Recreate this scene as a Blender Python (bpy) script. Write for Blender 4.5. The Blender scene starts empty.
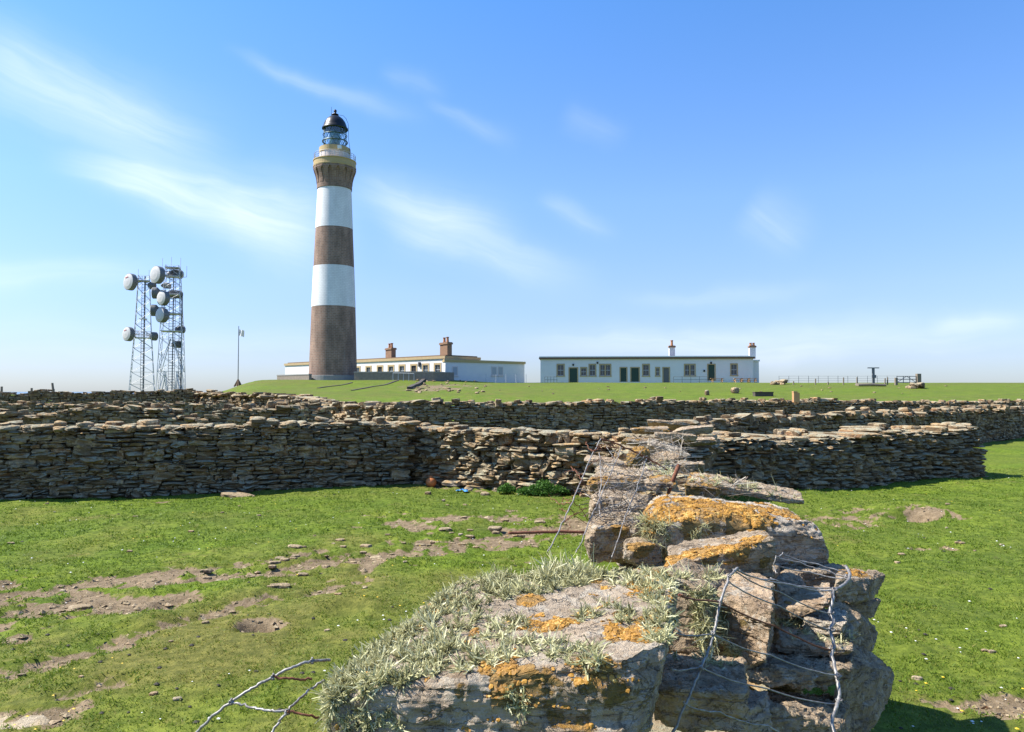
import bpy, math, random
import numpy as np
from mathutils import Vector
from mathutils.bvhtree import BVHTree

random.seed(7)
RNG = np.random.default_rng(11)
SC = bpy.context.scene
COL = SC.collection
F = 740.0                      # focal length in pixels of a 1024 wide frame
HY = 391.5                     # row of the true horizon
PITCH = math.atan((HY - 366.0) / F)
EYE = 2.0
CP, SP = math.cos(PITCH), math.sin(PITCH)


def ray(px, py):
    a, b = (px - 512.0) / F, (366.0 - py) / F
    return np.array([a, CP - b * SP, SP + b * CP])


def W(px, py, d):
    """World point seen at a pixel, d metres in front of the camera (along Y)."""
    r = ray(px, py)
    return np.array([0, 0, EYE]) + r * (d / r[1])


def G(px, py, z=0.0):
    """World point where a pixel's ray meets the level z."""
    r = ray(px, py)
    return np.array([0, 0, EYE]) + r * ((z - EYE) / r[2])


def smooth(a, b, x):
    t = np.clip((x - a) / (b - a), 0, 1)
    return t * t * (3 - 2 * t)


# ------------------------------------------------------------------ noise
def _hash(ix, iy, iz, seed):
    h = (ix.astype(np.int64) * 374761393 + iy.astype(np.int64) * 668265263 + iz.astype(np.int64) * 2147483647 + seed * 974711) & 0xFFFFFFFF
    h = ((h ^ (h >> 13)) * 1274126177) & 0xFFFFFFFF
    h = ((h ^ (h >> 16)) * 2246822519) & 0xFFFFFFFF
    return ((h ^ (h >> 15)) & 0xFFFFFF) / float(0xFFFFFF) * 2 - 1


def vnoise(P, seed=0):
    P = np.asarray(P, float)
    I = np.floor(P)
    f = P - I
    u = f * f * f * (f * (f * 6 - 15) + 10)
    ix, iy, iz = I[..., 0].astype(np.int64), I[..., 1].astype(np.int64), I[..., 2].astype(np.int64)
    r = 0
    for dx in (0, 1):
        for dy in (0, 1):
            for dz in (0, 1):
                w = (u[..., 0] if dx else 1 - u[..., 0]) * (u[..., 1] if dy else 1 - u[..., 1]) * (u[..., 2] if dz else 1 - u[..., 2])
                r = r + w * _hash(ix + dx, iy + dy, iz + dz, seed)
    return r


def fbm(P, seed=0, octv=4, gain=.5, lac=2.03):
    P = np.asarray(P, float)
    r, a = 0, 1.0
    for k in range(octv):
        r = r + a * vnoise(P, seed + k * 17)
        P = P * lac
        a *= gain
    return r


def fbm2(x, y, seed=0, octv=4, gain=.5):
    x = np.asarray(x, float)
    return fbm(np.stack([x, np.asarray(y, float), np.zeros_like(x) + .37], -1), seed, octv, gain)


# ------------------------------------------------------------------ objects
ORG = {}


def mesh_data(name, V, Fs, mat=None, attrs=None, smooth_=False, mat_idx=None, uv=None):
    V = np.asarray(V, np.float32)
    me = bpy.data.meshes.new(name)
    if not isinstance(Fs, (list, tuple)):
        Fs = [Fs]
    Fs = [np.asarray(f, np.int32) for f in Fs if len(f)]
    me.vertices.add(len(V))
    me.vertices.foreach_set('co', V.ravel())
    loops = np.concatenate([f.ravel() for f in Fs])
    tot = np.concatenate([np.full(len(f), f.shape[1], np.int32) for f in Fs])
    start = np.concatenate([[0], np.cumsum(tot)[:-1]]).astype(np.int32)
    me.loops.add(len(loops))
    me.loops.foreach_set('vertex_index', loops)
    me.polygons.add(len(tot))
    me.polygons.foreach_set('loop_start', start)
    me.polygons.foreach_set('loop_total', tot)
    if mat is not None:
        for m in (mat if isinstance(mat, (list, tuple)) else [mat]):
            me.materials.append(m)
    if mat_idx is not None:
        me.polygons.foreach_set('material_index', np.asarray(mat_idx, np.int32))
    me.update(calc_edges=True)
    me.polygons.foreach_set('use_smooth', np.full(len(tot), bool(smooth_)))
    for k, v in (attrs or {}).items():
        a = me.attributes.new(k, 'FLOAT', 'POINT')
        a.data.foreach_set('value', np.asarray(v, np.float32))
    if uv is not None:
        l = me.uv_layers.new(name='UVMap')
        l.data.foreach_set('uv', np.asarray(uv, np.float32)[loops].ravel())
    me.validate()
    return me


def tag(o, label=None, cat=None, group=None, kind=None):
    if label: o['label'] = label
    if cat: o['category'] = cat
    if group: o['group'] = group
    if kind: o['kind'] = kind
    return o


def empty(name, loc, label, cat, group=None):
    o = bpy.data.objects.new(name, None)
    o.empty_display_size = .2
    COL.objects.link(o)
    o.location = loc
    ORG[o] = np.asarray(loc, float)
    return tag(o, label, cat, group)


def put(name, V, Fs, mat, parent=None, org=None, **kw):
    """Link a mesh given in world coordinates; children keep their thing's origin."""
    V = np.asarray(V, float)
    if parent is not None:
        og = ORG[parent]
    else:
        og = np.array([(V[:, 0].min() + V[:, 0].max()) / 2, (V[:, 1].min() + V[:, 1].max()) / 2, V[:, 2].min()]) if org is None else np.asarray(org, float)
    me = mesh_data(name, V - og, Fs, mat, **kw)
    o = bpy.data.objects.new(name, me)
    COL.objects.link(o)
    if parent is None:
        o.location = og
    else:
        o.parent = parent
    ORG[o] = og
    return o


class MB:
    """Collects boxes, tubes and lathes into one mesh."""
    def __init__(s): s.V, s.Q, s.T, s.n, s.R = [], [], [], 0, []
    def add(s, V, Q=None, T=None, r=0.0):
        V = np.asarray(V, float)
        if Q is not None and len(Q): s.Q.append(np.asarray(Q) + s.n)
        if T is not None and len(T): s.T.append(np.asarray(T) + s.n)
        s.V.append(V); s.R.append(np.full(len(V), r)); s.n += len(V)
        return s
    def hexa(s, c, r=0.0):
        """c: 8 corners, bit0 x, bit1 y, bit2 z"""
        return s.add(c, [[0, 2, 3, 1], [4, 5, 7, 6], [0, 1, 5, 4], [2, 6, 7, 3], [0, 4, 6, 2], [1, 3, 7, 5]], r=r)
    def box(s, lo, hi, fr=None, r=0.0):
        c = np.array([[(lo, hi)[i & 1][0], (lo, hi)[i >> 1 & 1][1], (lo, hi)[i >> 2 & 1][2]] for i in range(8)], float)
        if fr is not None: c = np.array([fr(*p) for p in c])
        return s.hexa(c, r)
    def tube(s, pts, rad, n=6, r=0.0, caps=True):
        pts = np.asarray(pts, float)
        m = len(pts)
        rad = np.broadcast_to(np.asarray(rad, float), (m,))
        t = np.gradient(pts, axis=0)
        t /= np.linalg.norm(t, axis=1, keepdims=True) + 1e-12
        up = np.array([0, 0, 1.0]) if abs(t[0][2]) < .9 else np.array([1.0, 0, 0])
        a = np.cross(t[0], up); a /= np.linalg.norm(a)
        V = []
        for i in range(m):
            a = a - t[i] * a.dot(t[i]); a /= np.linalg.norm(a) + 1e-12
            b = np.cross(t[i], a)
            for k in range(n):
                an = 2 * math.pi * k / n
                V.append(pts[i] + rad[i] * (a * math.cos(an) + b * math.sin(an)))
        Q = [[i * n + k, i * n + (k + 1) % n, (i + 1) * n + (k + 1) % n, (i + 1) * n + k] for i in range(m - 1) for k in range(n)]
        T = []
        if caps:
            V += [pts[0], pts[-1]]
            T = [[m * n, (k + 1) % n, k] for k in range(n)] + [[m * n + 1, (m - 1) * n + k, (m - 1) * n + (k + 1) % n] for k in range(n)]
        return s.add(V, Q, T, r)
    def lathe(s, prof, c, n=32, a0=0, a1=2 * math.pi, r=0.0):
        """prof: (radius, z) list, closed ring when a full turn"""
        full = abs(a1 - a0 - 2 * math.pi) < 1e-6
        k = n if full else n + 1
        an = a0 + (a1 - a0) * np.arange(k) / n
        V = [[c[0] + R * math.cos(t), c[1] + R * math.sin(t), c[2] + z] for R, z in prof for t in an]
        Q = [[i * k + j, i * k + (j + 1) % k, (i + 1) * k + (j + 1) % k, (i + 1) * k + j] for i in range(len(prof) - 1) for j in range(n)]
        return s.add(V, Q, None, r)
    def put(s, name, mat, parent=None, attrs=None, **kw):
        V = np.concatenate(s.V)
        Fs = ([np.concatenate(s.Q)] if s.Q else []) + ([np.concatenate(s.T)] if s.T else [])
        at = dict(attrs or {}); at['rnd'] = np.concatenate(s.R)
        return put(name, V, Fs, mat, parent, attrs=at, **kw)


# ------------------------------------------------------------------ node helper
class NT:
    def __init__(s, nt): s.nt = nt; s.N = nt.nodes; s.L = nt.links
    def node(s, typ, props=None, **ins):
        n = s.N.new(typ)
        for k, v in (props or {}).items(): setattr(n, k, v)
        for k, v in ins.items(): s.set(n, k, v)
        return n
    def set(s, n, k, v):
        key = int(k[1:]) if k[0] == '_' else k.replace('__', ' ')
        sk = n.inputs[key]
        if isinstance(v, bpy.types.Node): v = v.outputs[0]
        if isinstance(v, bpy.types.NodeSocket): s.L.new(v, sk)
        elif isinstance(v, (tuple, list)) and len(v) == 3 and sk.type == 'RGBA': sk.default_value = (*v, 1)
        else: sk.default_value = v
    def m(s, op, a, b=0.0, c=None, clamp=False):
        n = s.node('ShaderNodeMath', {'operation': op, 'use_clamp': clamp}, _0=a, _1=b)
        if c is not None: s.set(n, '_2', c)
        return n.outputs[0]
    def mix(s, f, a, b, blend='MIX'):
        n = s.N.new('ShaderNodeMix'); n.data_type = 'RGBA'; n.blend_type = blend
        for i, v in ((0, f), (6, a), (7, b)):
            sk = n.inputs[i]
            if isinstance(v, bpy.types.Node): v = v.outputs[0]
            if isinstance(v, bpy.types.NodeSocket): s.L.new(v, sk)
            elif isinstance(v, (tuple, list)): sk.default_value = (*v, 1)[:4]
            else: sk.default_value = v
        return n.outputs[2]
    def noise(s, vec, scale, detail=4, rough=.55, dist=0.0):
        n = s.node('ShaderNodeTexNoise', None, Scale=scale, Detail=detail, Roughness=rough, Distortion=dist)
        s.L.new(vec, n.inputs['Vector'])
        return n.outputs[0]
    def step(s, x, a, b):
        n = s.node('ShaderNodeMapRange', {'interpolation_type': 'SMOOTHSTEP'}, _0=x, _1=a, _2=b, _3=0.0, _4=1.0)
        return n.outputs[0]
    def ramp(s, x, stops, interp='LINEAR'):
        n = s.N.new('ShaderNodeValToRGB'); n.color_ramp.interpolation = interp
        e = n.color_ramp.elements
        while len(e) < len(stops): e.new(.5)
        for q, (p, c) in zip(e, stops): q.position = p; q.color = (*c, 1)
        s.L.new(x, n.inputs[0])
        return n.outputs[0]
    def attr(s, name):
        return s.node('ShaderNodeAttribute', {'attribute_name': name}).outputs['Fac']
    def vmul(s, v, xyz):
        n = s.node('ShaderNodeVectorMath', {'operation': 'MULTIPLY'})
        s.L.new(v, n.inputs[0]); n.inputs[1].default_value = xyz
        return n.outputs[0]
    def vadd(s, v, xyz):
        n = s.node('ShaderNodeVectorMath', {'operation': 'ADD'})
        s.L.new(v, n.inputs[0])
        if isinstance(xyz, bpy.types.NodeSocket): s.L.new(xyz, n.inputs[1])
        else: n.inputs[1].default_value = xyz
        return n.outputs[0]
    def pos(s): return s.node('ShaderNodeNewGeometry').outputs['Position']
    def nz(s):
        g = s.node('ShaderNodeNewGeometry')
        return s.node('ShaderNodeSeparateXYZ', None, _0=g.outputs['Normal']).outputs[2]


def material(name):
    m = bpy.data.materials.new(name); m.use_nodes = True
    nt = NT(m.node_tree)
    b = nt.N['Principled BSDF']
    b.inputs['Specular IOR Level'].default_value = .3
    return m, nt, b


def simple(name, col, rough=.6, metal=0.0, var=.12, scale=8.0, spec=.4):
    m, t, b = material(name)
    n = t.noise(t.pos(), scale, 5, .6)
    c = t.mix(t.m('MULTIPLY', n, 1.0), tuple(x * (1 - var) for x in col), tuple(min(1, x * (1 + var)) for x in col))
    t.L.new(c, b.inputs['Base Color'])
    b.inputs['Roughness'].default_value = rough
    b.inputs['Metallic'].default_value = metal
    b.inputs['Specular IOR Level'].default_value = spec
    return m


def bump(t, b, h, strength=.5, dist=.01):
    n = t.node('ShaderNodeBump', None, Strength=strength, Distance=dist)
    t.L.new(h, n.inputs['Height'])
    t.L.new(n.outputs[0], b.inputs['Normal'])


def stone_material(name, near, lich=True):
    """Weathered flagstone with pale, orange and dark lichen. near: big stones seen close."""
    m, t, b = material(name)
    p = t.pos(); rnd = t.attr('rnd'); nz = t.nz()
    sc = 1.0 if near else .45
    base = t.ramp(rnd, [(0, (.105, .080, .055)), (.25, (.225, .175, .12)), (.5, (.15, .128, .10)), (.72, (.29, .23, .155)), (.86, (.25, .15, .09)), (.93, (.26, .235, .20)), (1, (.42, .42, .40))])
    if near:
        base = t.mix(.66, base, (.53, .415, .285))
        base = t.mix(t.m('MULTIPLY', t.step(rnd, .88, 1.0), .6), base, (.54, .475, .385))
    n1 = t.noise(p, 9 * sc, 6, .62)
    base = t.mix(t.step(n1, .3, .75), t.mix(1, base, (.66, .63, .6), 'MULTIPLY'), t.mix(1, base, (1.35, 1.32, 1.25), 'MULTIPLY'))
    st = t.noise(t.vmul(p, (3, 3, 45) if near else (1, 1, 14)), 1.6, 5, .6)           # bedding of the flagstone
    base = t.mix(t.step(st, .56, .7), base, t.mix(1, base, (.62, .56, .5), 'MULTIPLY'))
    if near:                                                          # cracks and pits
        ck = t.noise(t.vmul(p, (1, 1, 2.6)), 7, 4, .6, .8)
        crack = t.m('SUBTRACT', 1.0, t.step(t.m('ABSOLUTE', t.m('SUBTRACT', ck, .5)), .0, .016))
        base = t.mix(t.m('MULTIPLY', crack, .28), base, (.05, .042, .035))
        tan = t.noise(t.vadd(p, (4.4, 8.1, 6.6)), 4.5, 5, .65)
        base = t.mix(t.m('MULTIPLY', t.step(tan, .5, .66), .42), base, (.40, .27, .15))
    # crusts of pale lichen
    n2 = t.noise(p, 14 * sc, 5, .7, .3)
    pale = t.step(t.m('ADD', n2, t.m('MULTIPLY', rnd, .10)), .60, .67)
    base = t.mix(t.m('MULTIPLY', pale, .72), base, (.52, .455, .35))
    n2b = t.noise(t.vadd(p, (3.1, 7.7, 1.3)), 30 * sc, 4, .65)
    base = t.mix(t.m('MULTIPLY', t.step(n2b, .64, .70), .6), base, (.55, .53, .48))
    # dark speckle
    n4 = t.noise(t.vadd(p, (13.1, 2.7, 5.3)), 55 * sc, 3, .6)
    base = t.mix(t.m('MULTIPLY', t.step(n4, .60, .68), .55), base, (.055, .048, .04))
    # orange lichen on faces open to the sky
    n3 = t.noise(t.vadd(p, (5.7, 1.9, 9.3)), 7.5 * sc, 7, .74, .2)
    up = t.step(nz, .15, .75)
    if near:
        a = t.attr('orange')
        thr = t.m('ADD', t.m('ADD', n3, t.m('MULTIPLY', a, .36)), -.31)
        om = t.m('MULTIPLY', t.step(thr, .42, .46), t.step(a, .04, .2))
    else:
        om = t.m('MULTIPLY', t.step(t.m('ADD', n3, t.m('MULTIPLY', t.m('SUBTRACT', rnd, .5), .22)), .505, .56), up)
    n5 = t.noise(p, 60 * sc, 4, .7)
    orange = t.ramp(n5, [(.2, (.25, .13, .025)), (.5, (.42, .21, .03)), (.8, (.52, .33, .09))])
    if near:
        orange = t.mix(t.step(nz, .0, .6), (.19, .135, .028), orange)   # the crust on upright faces is an olive kind
    if not lich: om = t.m('MULTIPLY', om, 0.0)
    base = t.mix(t.m('MULTIPLY', om, .8), base, orange)
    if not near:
        base = t.mix(t.m('MULTIPLY', up, .45), t.mix(1, base, (.90, .79, .66), 'MULTIPLY'), (.52, .415, .25))   # shade darkened into the sides, sunlight and pale lichen coloured into the tops
    if not near and lich:                                             # green-grey beard lichen on the tops
        g = t.noise(t.vadd(p, (1.7, 4.9, 2.3)), 5, 6, .7)
        base = t.mix(t.m('MULTIPLY', t.m('MULTIPLY', t.step(g, .46, .58), up), .7), base, (.33, .33, .235))
    t.L.new(base, b.inputs['Base Color'])
    b.inputs['Roughness'].default_value = .9
    b.inputs['Specular IOR Level'].default_value = .2
    h = t.m('ADD', t.m('MULTIPLY', t.noise(p, 38 * sc, 8, .7), 1.0), t.m('MULTIPLY', om, .35))
    h = t.m('ADD', h, t.m('MULTIPLY', st, .6))
    if near: h = t.m('SUBTRACT', h, t.m('MULTIPLY', crack, .5))
    bump(t, b, h, 1.0, .03 if near else .04)
    return m


M = {}
M['stone'] = stone_material('weathered_flagstone', True)
M['wall'] = stone_material('dry_stone', False)
M['field'] = stone_material('field_stone', False, False)
M['white'] = simple('white_paint', (.77, .77, .76), .55, var=.04, scale=.6)
M['white_old'] = simple('whitewash', (.67, .66, .645), .7, var=.07, scale=.9)
M['sand'] = simple('sandstone_trim', (.42, .31, .17), .8, var=.2, scale=2)
M['ochre'] = simple('ochre_paint', (.44, .32, .14), .6, var=.12, scale=1.2)
M['pink'] = simple('pale_render', (.62, .54, .50), .7, var=.08)
M['brownstone'] = simple('chimney_brick', (.26, .155, .095), .85, var=.3, scale=2.5)
M['pot'] = simple('clay_pot', (.42, .19, .09), .8, var=.2)
M['green_door'] = simple('dark_green_paint', (.012, .045, .03), .4)
M['grey_door'] = simple('grey_paint', (.12, .12, .12), .5)
M['black'] = simple('black_dome_paint', (.010, .010, .011), .38, spec=.4)
M['iron'] = simple('lantern_iron', (.07, .12, .12), .45, .3)
M['steel'] = simple('galvanised_steel', (.50, .51, .53), .5, .1, var=.2)
M['steel_dark'] = simple('dull_steel', (.15, .155, .165), .55, .35, var=.2)
M['dish'] = simple('dish_cover', (.50, .48, .455), .5, var=.05)
M['dish_back'] = simple('dish_shroud', (.13, .135, .14), .5, var=.15)
M['red'] = simple('red_print', (.55, .05, .04), .5)
M['wood'] = simple('weathered_wood', (.21, .17, .125), .85, var=.3, scale=14)
M['tanwood'] = simple('new_timber', (.46, .26, .115), .7, var=.2, scale=9)
M['roofdark'] = simple('roof_felt', (.16, .10, .06), .85, var=.2)
M['kerb'] = simple('dark_kerb_stone', (.075, .062, .05), .9, var=.4, scale=4)
M['boundary'] = simple('boundary_masonry', (.23, .19, .15), .9, var=.45, scale=3)
M['concrete'] = simple('grey_concrete', (.27, .26, .24), .9, var=.2, scale=3)
M['float'] = simple('orange_plastic_float', (.50, .17, .05), .5, var=.25)
M['blue'] = simple('blue_plastic', (.10, .35, .65), .4)
M['flag'] = simple('white_flag_cloth', (.75, .73, .72), .8, var=.05)
M['sash'] = simple('grey_sash_paint', (.36, .38, .40), .5)
M['dark'] = simple('dark_grille', (.02, .02, .025), .6)

m, t, b = material('galvanised_wire')
n = t.noise(t.pos(), 60, 5, .7)
t.L.new(t.ramp(n, [(.3, (.13, .10, .08)), (.5, (.25, .235, .215)), (.75, (.42, .415, .40))]), b.inputs['Base Color'])
b.inputs['Metallic'].default_value = .35; b.inputs['Roughness'].default_value = .5
M['wire'] = m
m, t, b = material('rusty_wire')
n = t.noise(t.pos(), 90, 5, .7)
t.L.new(t.ramp(n, [(.3, (.07, .03, .02)), (.55, (.19, .075, .04)), (.8, (.30, .16, .10))]), b.inputs['Base Color'])
b.inputs['Roughness'].default_value = .9
M['rust'] = m

m, t, b = material('window_glass')
b.inputs['Base Color'].default_value = (.03, .04, .05, 1); b.inputs['Roughness'].default_value = .08
b.inputs['Specular IOR Level'].default_value = .7
M['glass'] = m
m, t, b = material('lantern_glass')
out = t.N['Material Output']
mx = t.node('ShaderNodeMixShader', None, _0=.14)
tr = t.node('ShaderNodeBsdfTransparent', None, Color=(.93, .97, .97)); gl = t.node('ShaderNodeBsdfGlossy', None, Roughness=.05)
t.L.new(tr.outputs[0], mx.inputs[1]); t.L.new(gl.outputs[0], mx.inputs[2]); t.L.new(mx.outputs[0], out.inputs[0])
M['lantern_glass'] = m
m, t, b = material('fresnel_lens')
t.L.new(t.ramp(t.noise(t.vmul(t.pos(), (.5, .5, 6)), 1.5, 3, .5), [(.35, (.03, .10, .10)), (.6, (.14, .30, .28)), (.8, (.45, .60, .57))]), b.inputs['Base Color'])
b.inputs['Roughness'].default_value = .15; b.inputs['Specular IOR Level'].default_value = .8
M['lens'] = m

# tower brick and paint: UV is metres round the shaft and metres up
def brick_mat(name, c1, c2, mortar, fac):
    m, t, b = material(name)
    uv = t.node('ShaderNodeUVMap').outputs[0]
    br = t.node('ShaderNodeTexBrick', {'offset': .5}, Scale=1.0)
    t.L.new(uv, br.inputs['Vector'])
    br.inputs['Color1'].default_value = (*c1, 1); br.inputs['Color2'].default_value = (*c2, 1); br.inputs['Mortar'].default_value = (*mortar, 1)
    br.inputs['Mortar Size'].default_value = .035; br.inputs['Brick Width'].default_value = .6; br.inputs['Row Height'].default_value = .26
    n = t.noise(t.vmul(t.pos(), (1, 1, .35)), .9, 6, .65)
    n2 = t.noise(t.vmul(t.pos(), (1.2, 1.2, .1)), 1.6, 5, .6)
    c = t.mix(t.step(n, .3, .75), t.mix(1, br.outputs[0], (1 - fac, 1 - fac, 1 - fac), 'MULTIPLY'), t.mix(1, br.outputs[0], (1 + fac, 1 + fac, 1 + fac), 'MULTIPLY'))
    c = t.mix(t.m('MULTIPLY', t.step(n2, .55, .75), fac), c, (.3, .27, .24))
    t.L.new(c, b.inputs['Base Color']); b.inputs['Roughness'].default_value = .85
    bump(t, b, br.outputs['Fac'], -.4, .03)
    return m
M['brick'] = brick_mat('tower_brick', (.27, .165, .115), (.20, .128, .092), (.27, .21, .17), .30)
M['band'] = brick_mat('tower_white_paint', (.76, .76, .75), (.71, .71, .70), (.64, .63, .62), .09)


def foliage(name, dark, light, yellow, trans=.25):
    m, t, b = material(name)
    rnd = t.attr('rnd')
    c = t.ramp(rnd, [(0, dark), (.6, light), (1, yellow)])
    t.L.new(c, b.inputs['Base Color'])
    b.inputs['Roughness'].default_value = .6
    out = t.N['Material Output']
    tr = t.node('ShaderNodeBsdfTranslucent'); t.L.new(c, tr.inputs[0])
    mx = t.node('ShaderNodeMixShader', None, _0=trans)
    t.L.new(b.outputs[0], mx.inputs[1]); t.L.new(tr.outputs[0], mx.inputs[2]); t.L.new(mx.outputs[0], out.inputs[0])
    return m
M['grass'] = foliage('turf_blades', (.075, .13, .011), (.15, .225, .018), (.26, .225, .05), .35)
M['nettle'] = foliage('nettle_leaves', (.035, .09, .012), (.085, .20, .03), (.14, .27, .05), .35)
M['beard'] = foliage('beard_lichen', (.15, .145, .055), (.52, .50, .26), (.76, .72, .46), .2)
M['crust'] = foliage('orange_crust_lichen', (.20, .10, .02), (.42, .21, .03), (.56, .38, .12), .05)
M['twig'] = foliage('dry_stalks', (.10, .07, .05), (.28, .23, .17), (.42, .38, .30), .05)
M['petal_y'] = simple('yellow_petals', (.75, .50, .03), .6)
M['petal_w'] = simple('white_petals', (.75, .75, .72), .6)
M['dropping'] = simple('sheep_droppings', (.03, .024, .018), .8)
# ------------------------------------------------------------------ terrain
LH = W(333, 378, 116.0); LH[2] = 0      # lighthouse axis


def zbase(x, y):
    x = np.asarray(x, float); y = np.asarray(y, float)
    side = .38 + .62 * smooth(-47, -37, x + (y - 110) * .33)
    h = 3.45 * smooth(33, 124, y) * side
    e = np.sqrt(((x + 25) / 21.5) ** 2 + ((y - 122) / 21) ** 2)
    h = h + .45 * (1 - smooth(.62, 1.12, e))
    h = h - 11 * smooth(190, 330, y)
    r = np.sqrt(x * x + y * y)
    return h - 11 * smooth(230, 420, r) * (y <= 190) * 1.0


def band(pts, x, y, rad):
    """0..1 mask of a worn strip given as ground points"""
    best = np.full(x.shape, 1e9)
    for (a, b) in zip(pts[:-1], pts[1:]):
        ab = b - a
        s = np.clip(((x - a[0]) * ab[0] + (y - a[1]) * ab[1]) / (ab @ ab + 1e-9), 0, 1)
        dx, dy = x - a[0] - s * ab[0], y - a[1] - s * ab[1]
        best = np.minimum(best, np.sqrt(dx * dx + (dy * 1.0) ** 2))
    return best / rad

DIRT = [([(-40, 600), (45, 602), (120, 598)], .55, 1.3), ([(-40, 626), (60, 612), (125, 606)], .36, 1.2), ([(70, 582), (170, 570)], .22, .95),
        ([(170, 574), (240, 562), (310, 553)], .2, 1.0), ([(215, 578), (300, 566), (370, 556)], .2, 1.0), ([(360, 560), (450, 540), (560, 527), (640, 520)], .42, 1.0),
        ([(420, 522), (520, 516), (570, 520)], .4, .8), ([(120, 638), (170, 622), (235, 604), (270, 596)], .14, 1.0),
        ([(0, 668), (45, 662), (85, 652)], .14, 1.0), ([(0, 718), (45, 712), (60, 708)], .12, 1.0), ([(238, 622), (275, 622)], .12, 1.0),
        ([(835, 520), (880, 517), (925, 519)], .45, .9), ([(905, 520), (940, 519)], .3, 1.0), ([(915, 549), (945, 548)], .14, 1.0),
        ([(930, 702), (985, 703), (1024, 706)], .075, 1.0), ([(1010, 703), (1100, 712)], .12, 1.0), ([(300, 592), (360, 580)], .14, .8), ([(270, 572), (380, 558), (470, 545), (540, 536)], .26, .95),
        ([(430, 486), (520, 492)], .3, .6), ([(60, 690), (110, 680)], .1, .55), ([(390, 560), (330, 578)], .12, .6)]
DIRT = [([G(*p)[:2] for p in pts], r, s) for pts, r, s in DIRT]
HOLES = [(G(257, 625), .17, .16), (G(912, 521), .38, .16), (G(170, 600), .2, .06), (G(345, 611), .22, .06)]
LUMP = [(G(350, 606), .5, .09), (G(140, 618), .4, .07), (G(250, 592), .6, .06), (G(920, 512), 1.4, .13), (G(980, 522), 2.0, .10), (G(460, 520), 1.0, .08)]


def dirt_mask(x, y):
    n = fbm2(x * 2.1, y * 2.1, 5, 6, .75)
    n = n + .35 * fbm2(x * 9, y * 9, 6, 3, .6)
    d = np.zeros(x.shape)
    for pts, r, s in DIRT:
        q = band(pts, x, y, r)
        d = np.maximum(d, s * (1 - smooth(.2, 1.25, q + 1.1 * n)))
    s = fbm2(x * 1.7, y * 1.9, 8, 5, .62)
    return np.maximum(d, .8 * smooth(.78, 1.1, s) * (x < 1.5) * (y < 14))


def zfine(x, y, d=None):
    near = 1 - smooth(24, 60, np.sqrt(x * x + y * y))
    if d is None: d = dirt_mask(x, y)
    h = near * (.045 * fbm2(x * .55, y * .55, 31, 3) + .022 * fbm2(x * 2.2, y * 2.2, 32, 3) + .010 * fbm2(x * 7, y * 7, 33, 2)) * (1 - .45 * d)
    h = h - .05 * smooth(.2, .55, d) * near + d * near * .018 * fbm2(x * 9, y * 9, 35, 3)
    for c, r, dep in HOLES:
        q = np.sqrt((x - c[0]) ** 2 + (y - c[1]) ** 2) / r
        h = h - dep * (1 - smooth(.3, 1.1, q)) + dep * .25 * np.exp(-((q - 1.35) / .35) ** 2) * (y > c[1])
    for c, r, hh in LUMP:
        q = np.sqrt((x - c[0]) ** 2 + ((y - c[1]) * 1.2) ** 2) / r
        h = h + hh * np.exp(-q * q * 2)
    return h + (1 - near) * .05 * fbm2(x * .12, y * .12, 36, 3)


def dry_mask(x, y):
    a = G(235, 660); b_ = G(300, 590)
    q = np.sqrt(((x - a[0]) / 1.9) ** 2 + ((y - a[1]) / 1.6) ** 2)
    q2 = np.sqrt(((x - b_[0]) / 2.0) ** 2 + ((y - b_[1]) / 1.6) ** 2)
    n = fbm2(x * .9, y * .9, 51, 4, .6)
    d = .6 * np.exp(-q * q * 1.2) + .4 * np.exp(-q2 * q2 * 1.2) + .12
    d = d + np.exp(-(((x - 3.2) / 1.2) ** 2 + ((y - 4.7) / .5) ** 2)) * .25
    return np.clip(d + .35 * n * (x < 1.2) + .16 * n, 0, 1)


def zg(x, y):
    x = np.asarray(x, float); y = np.asarray(y, float)
    return zbase(x, y) + zfine(np.atleast_1d(x), np.atleast_1d(y)).reshape(x.shape)


def zs(x, y): return float(zg(np.array([x]), np.array([y]))[0])


def GT(px, py):
    """Where a pixel's ray meets the terrain."""
    r = ray(px, py); r = r / r[1]
    d = np.arange(1.5, 190, .05)
    P = np.array([0, 0, EYE])[None] + r[None] * d[:, None]
    dz = P[:, 2] - zbase(P[:, 0], P[:, 1])
    i = int(np.argmax(dz < 0)) if (dz < 0).any() else int(np.argmin(dz / d))
    p = P[i]
    return np.array([p[0], p[1], zs(p[0], p[1])])


def axis(lo, hi, fine, far, g):
    a = list(np.arange(lo, hi + 1e-6, fine)); s = fine
    while a[-1] < far: s *= g; a.append(a[-1] + s)
    s = fine; b = [lo]
    while b[-1] > -far: s *= g; b.append(b[-1] - s)
    return np.array(b[:0:-1] + a)

gx = axis(-11.5, 12.5, .075, 420, 1.07)
gy = np.concatenate([-np.geomspace(420, 2, 20), np.arange(-.5, 3.4, .25), np.arange(3.4, 19, .065), 19 + np.cumsum(.065 * 1.03 ** np.arange(1, 175))])
gy = gy[gy < 420]
GX, GY = np.meshgrid(gx, gy)
gd = dirt_mask(GX, GY)
soil = np.exp(-(((GX + 8.3) / 5.2) ** 2 + ((GY - 95) / 13) ** 2) * 1.6)     # bare bank below the houses
gd = np.maximum(gd, np.clip(soil * .62 + .42 * fbm2(GX * .55, GY * .35, 77, 5, .7) * (soil > .1), 0, 1) * (soil > .1))
GZ = zbase(GX, GY) + zfine(GX, GY, gd)
nx, ny = len(gx), len(gy)
idx = np.arange(nx * ny).reshape(ny, nx)
Q = np.stack([idx[:-1, :-1], idx[:-1, 1:], idx[1:, 1:], idx[1:, :-1]], -1).reshape(-1, 4)

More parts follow.
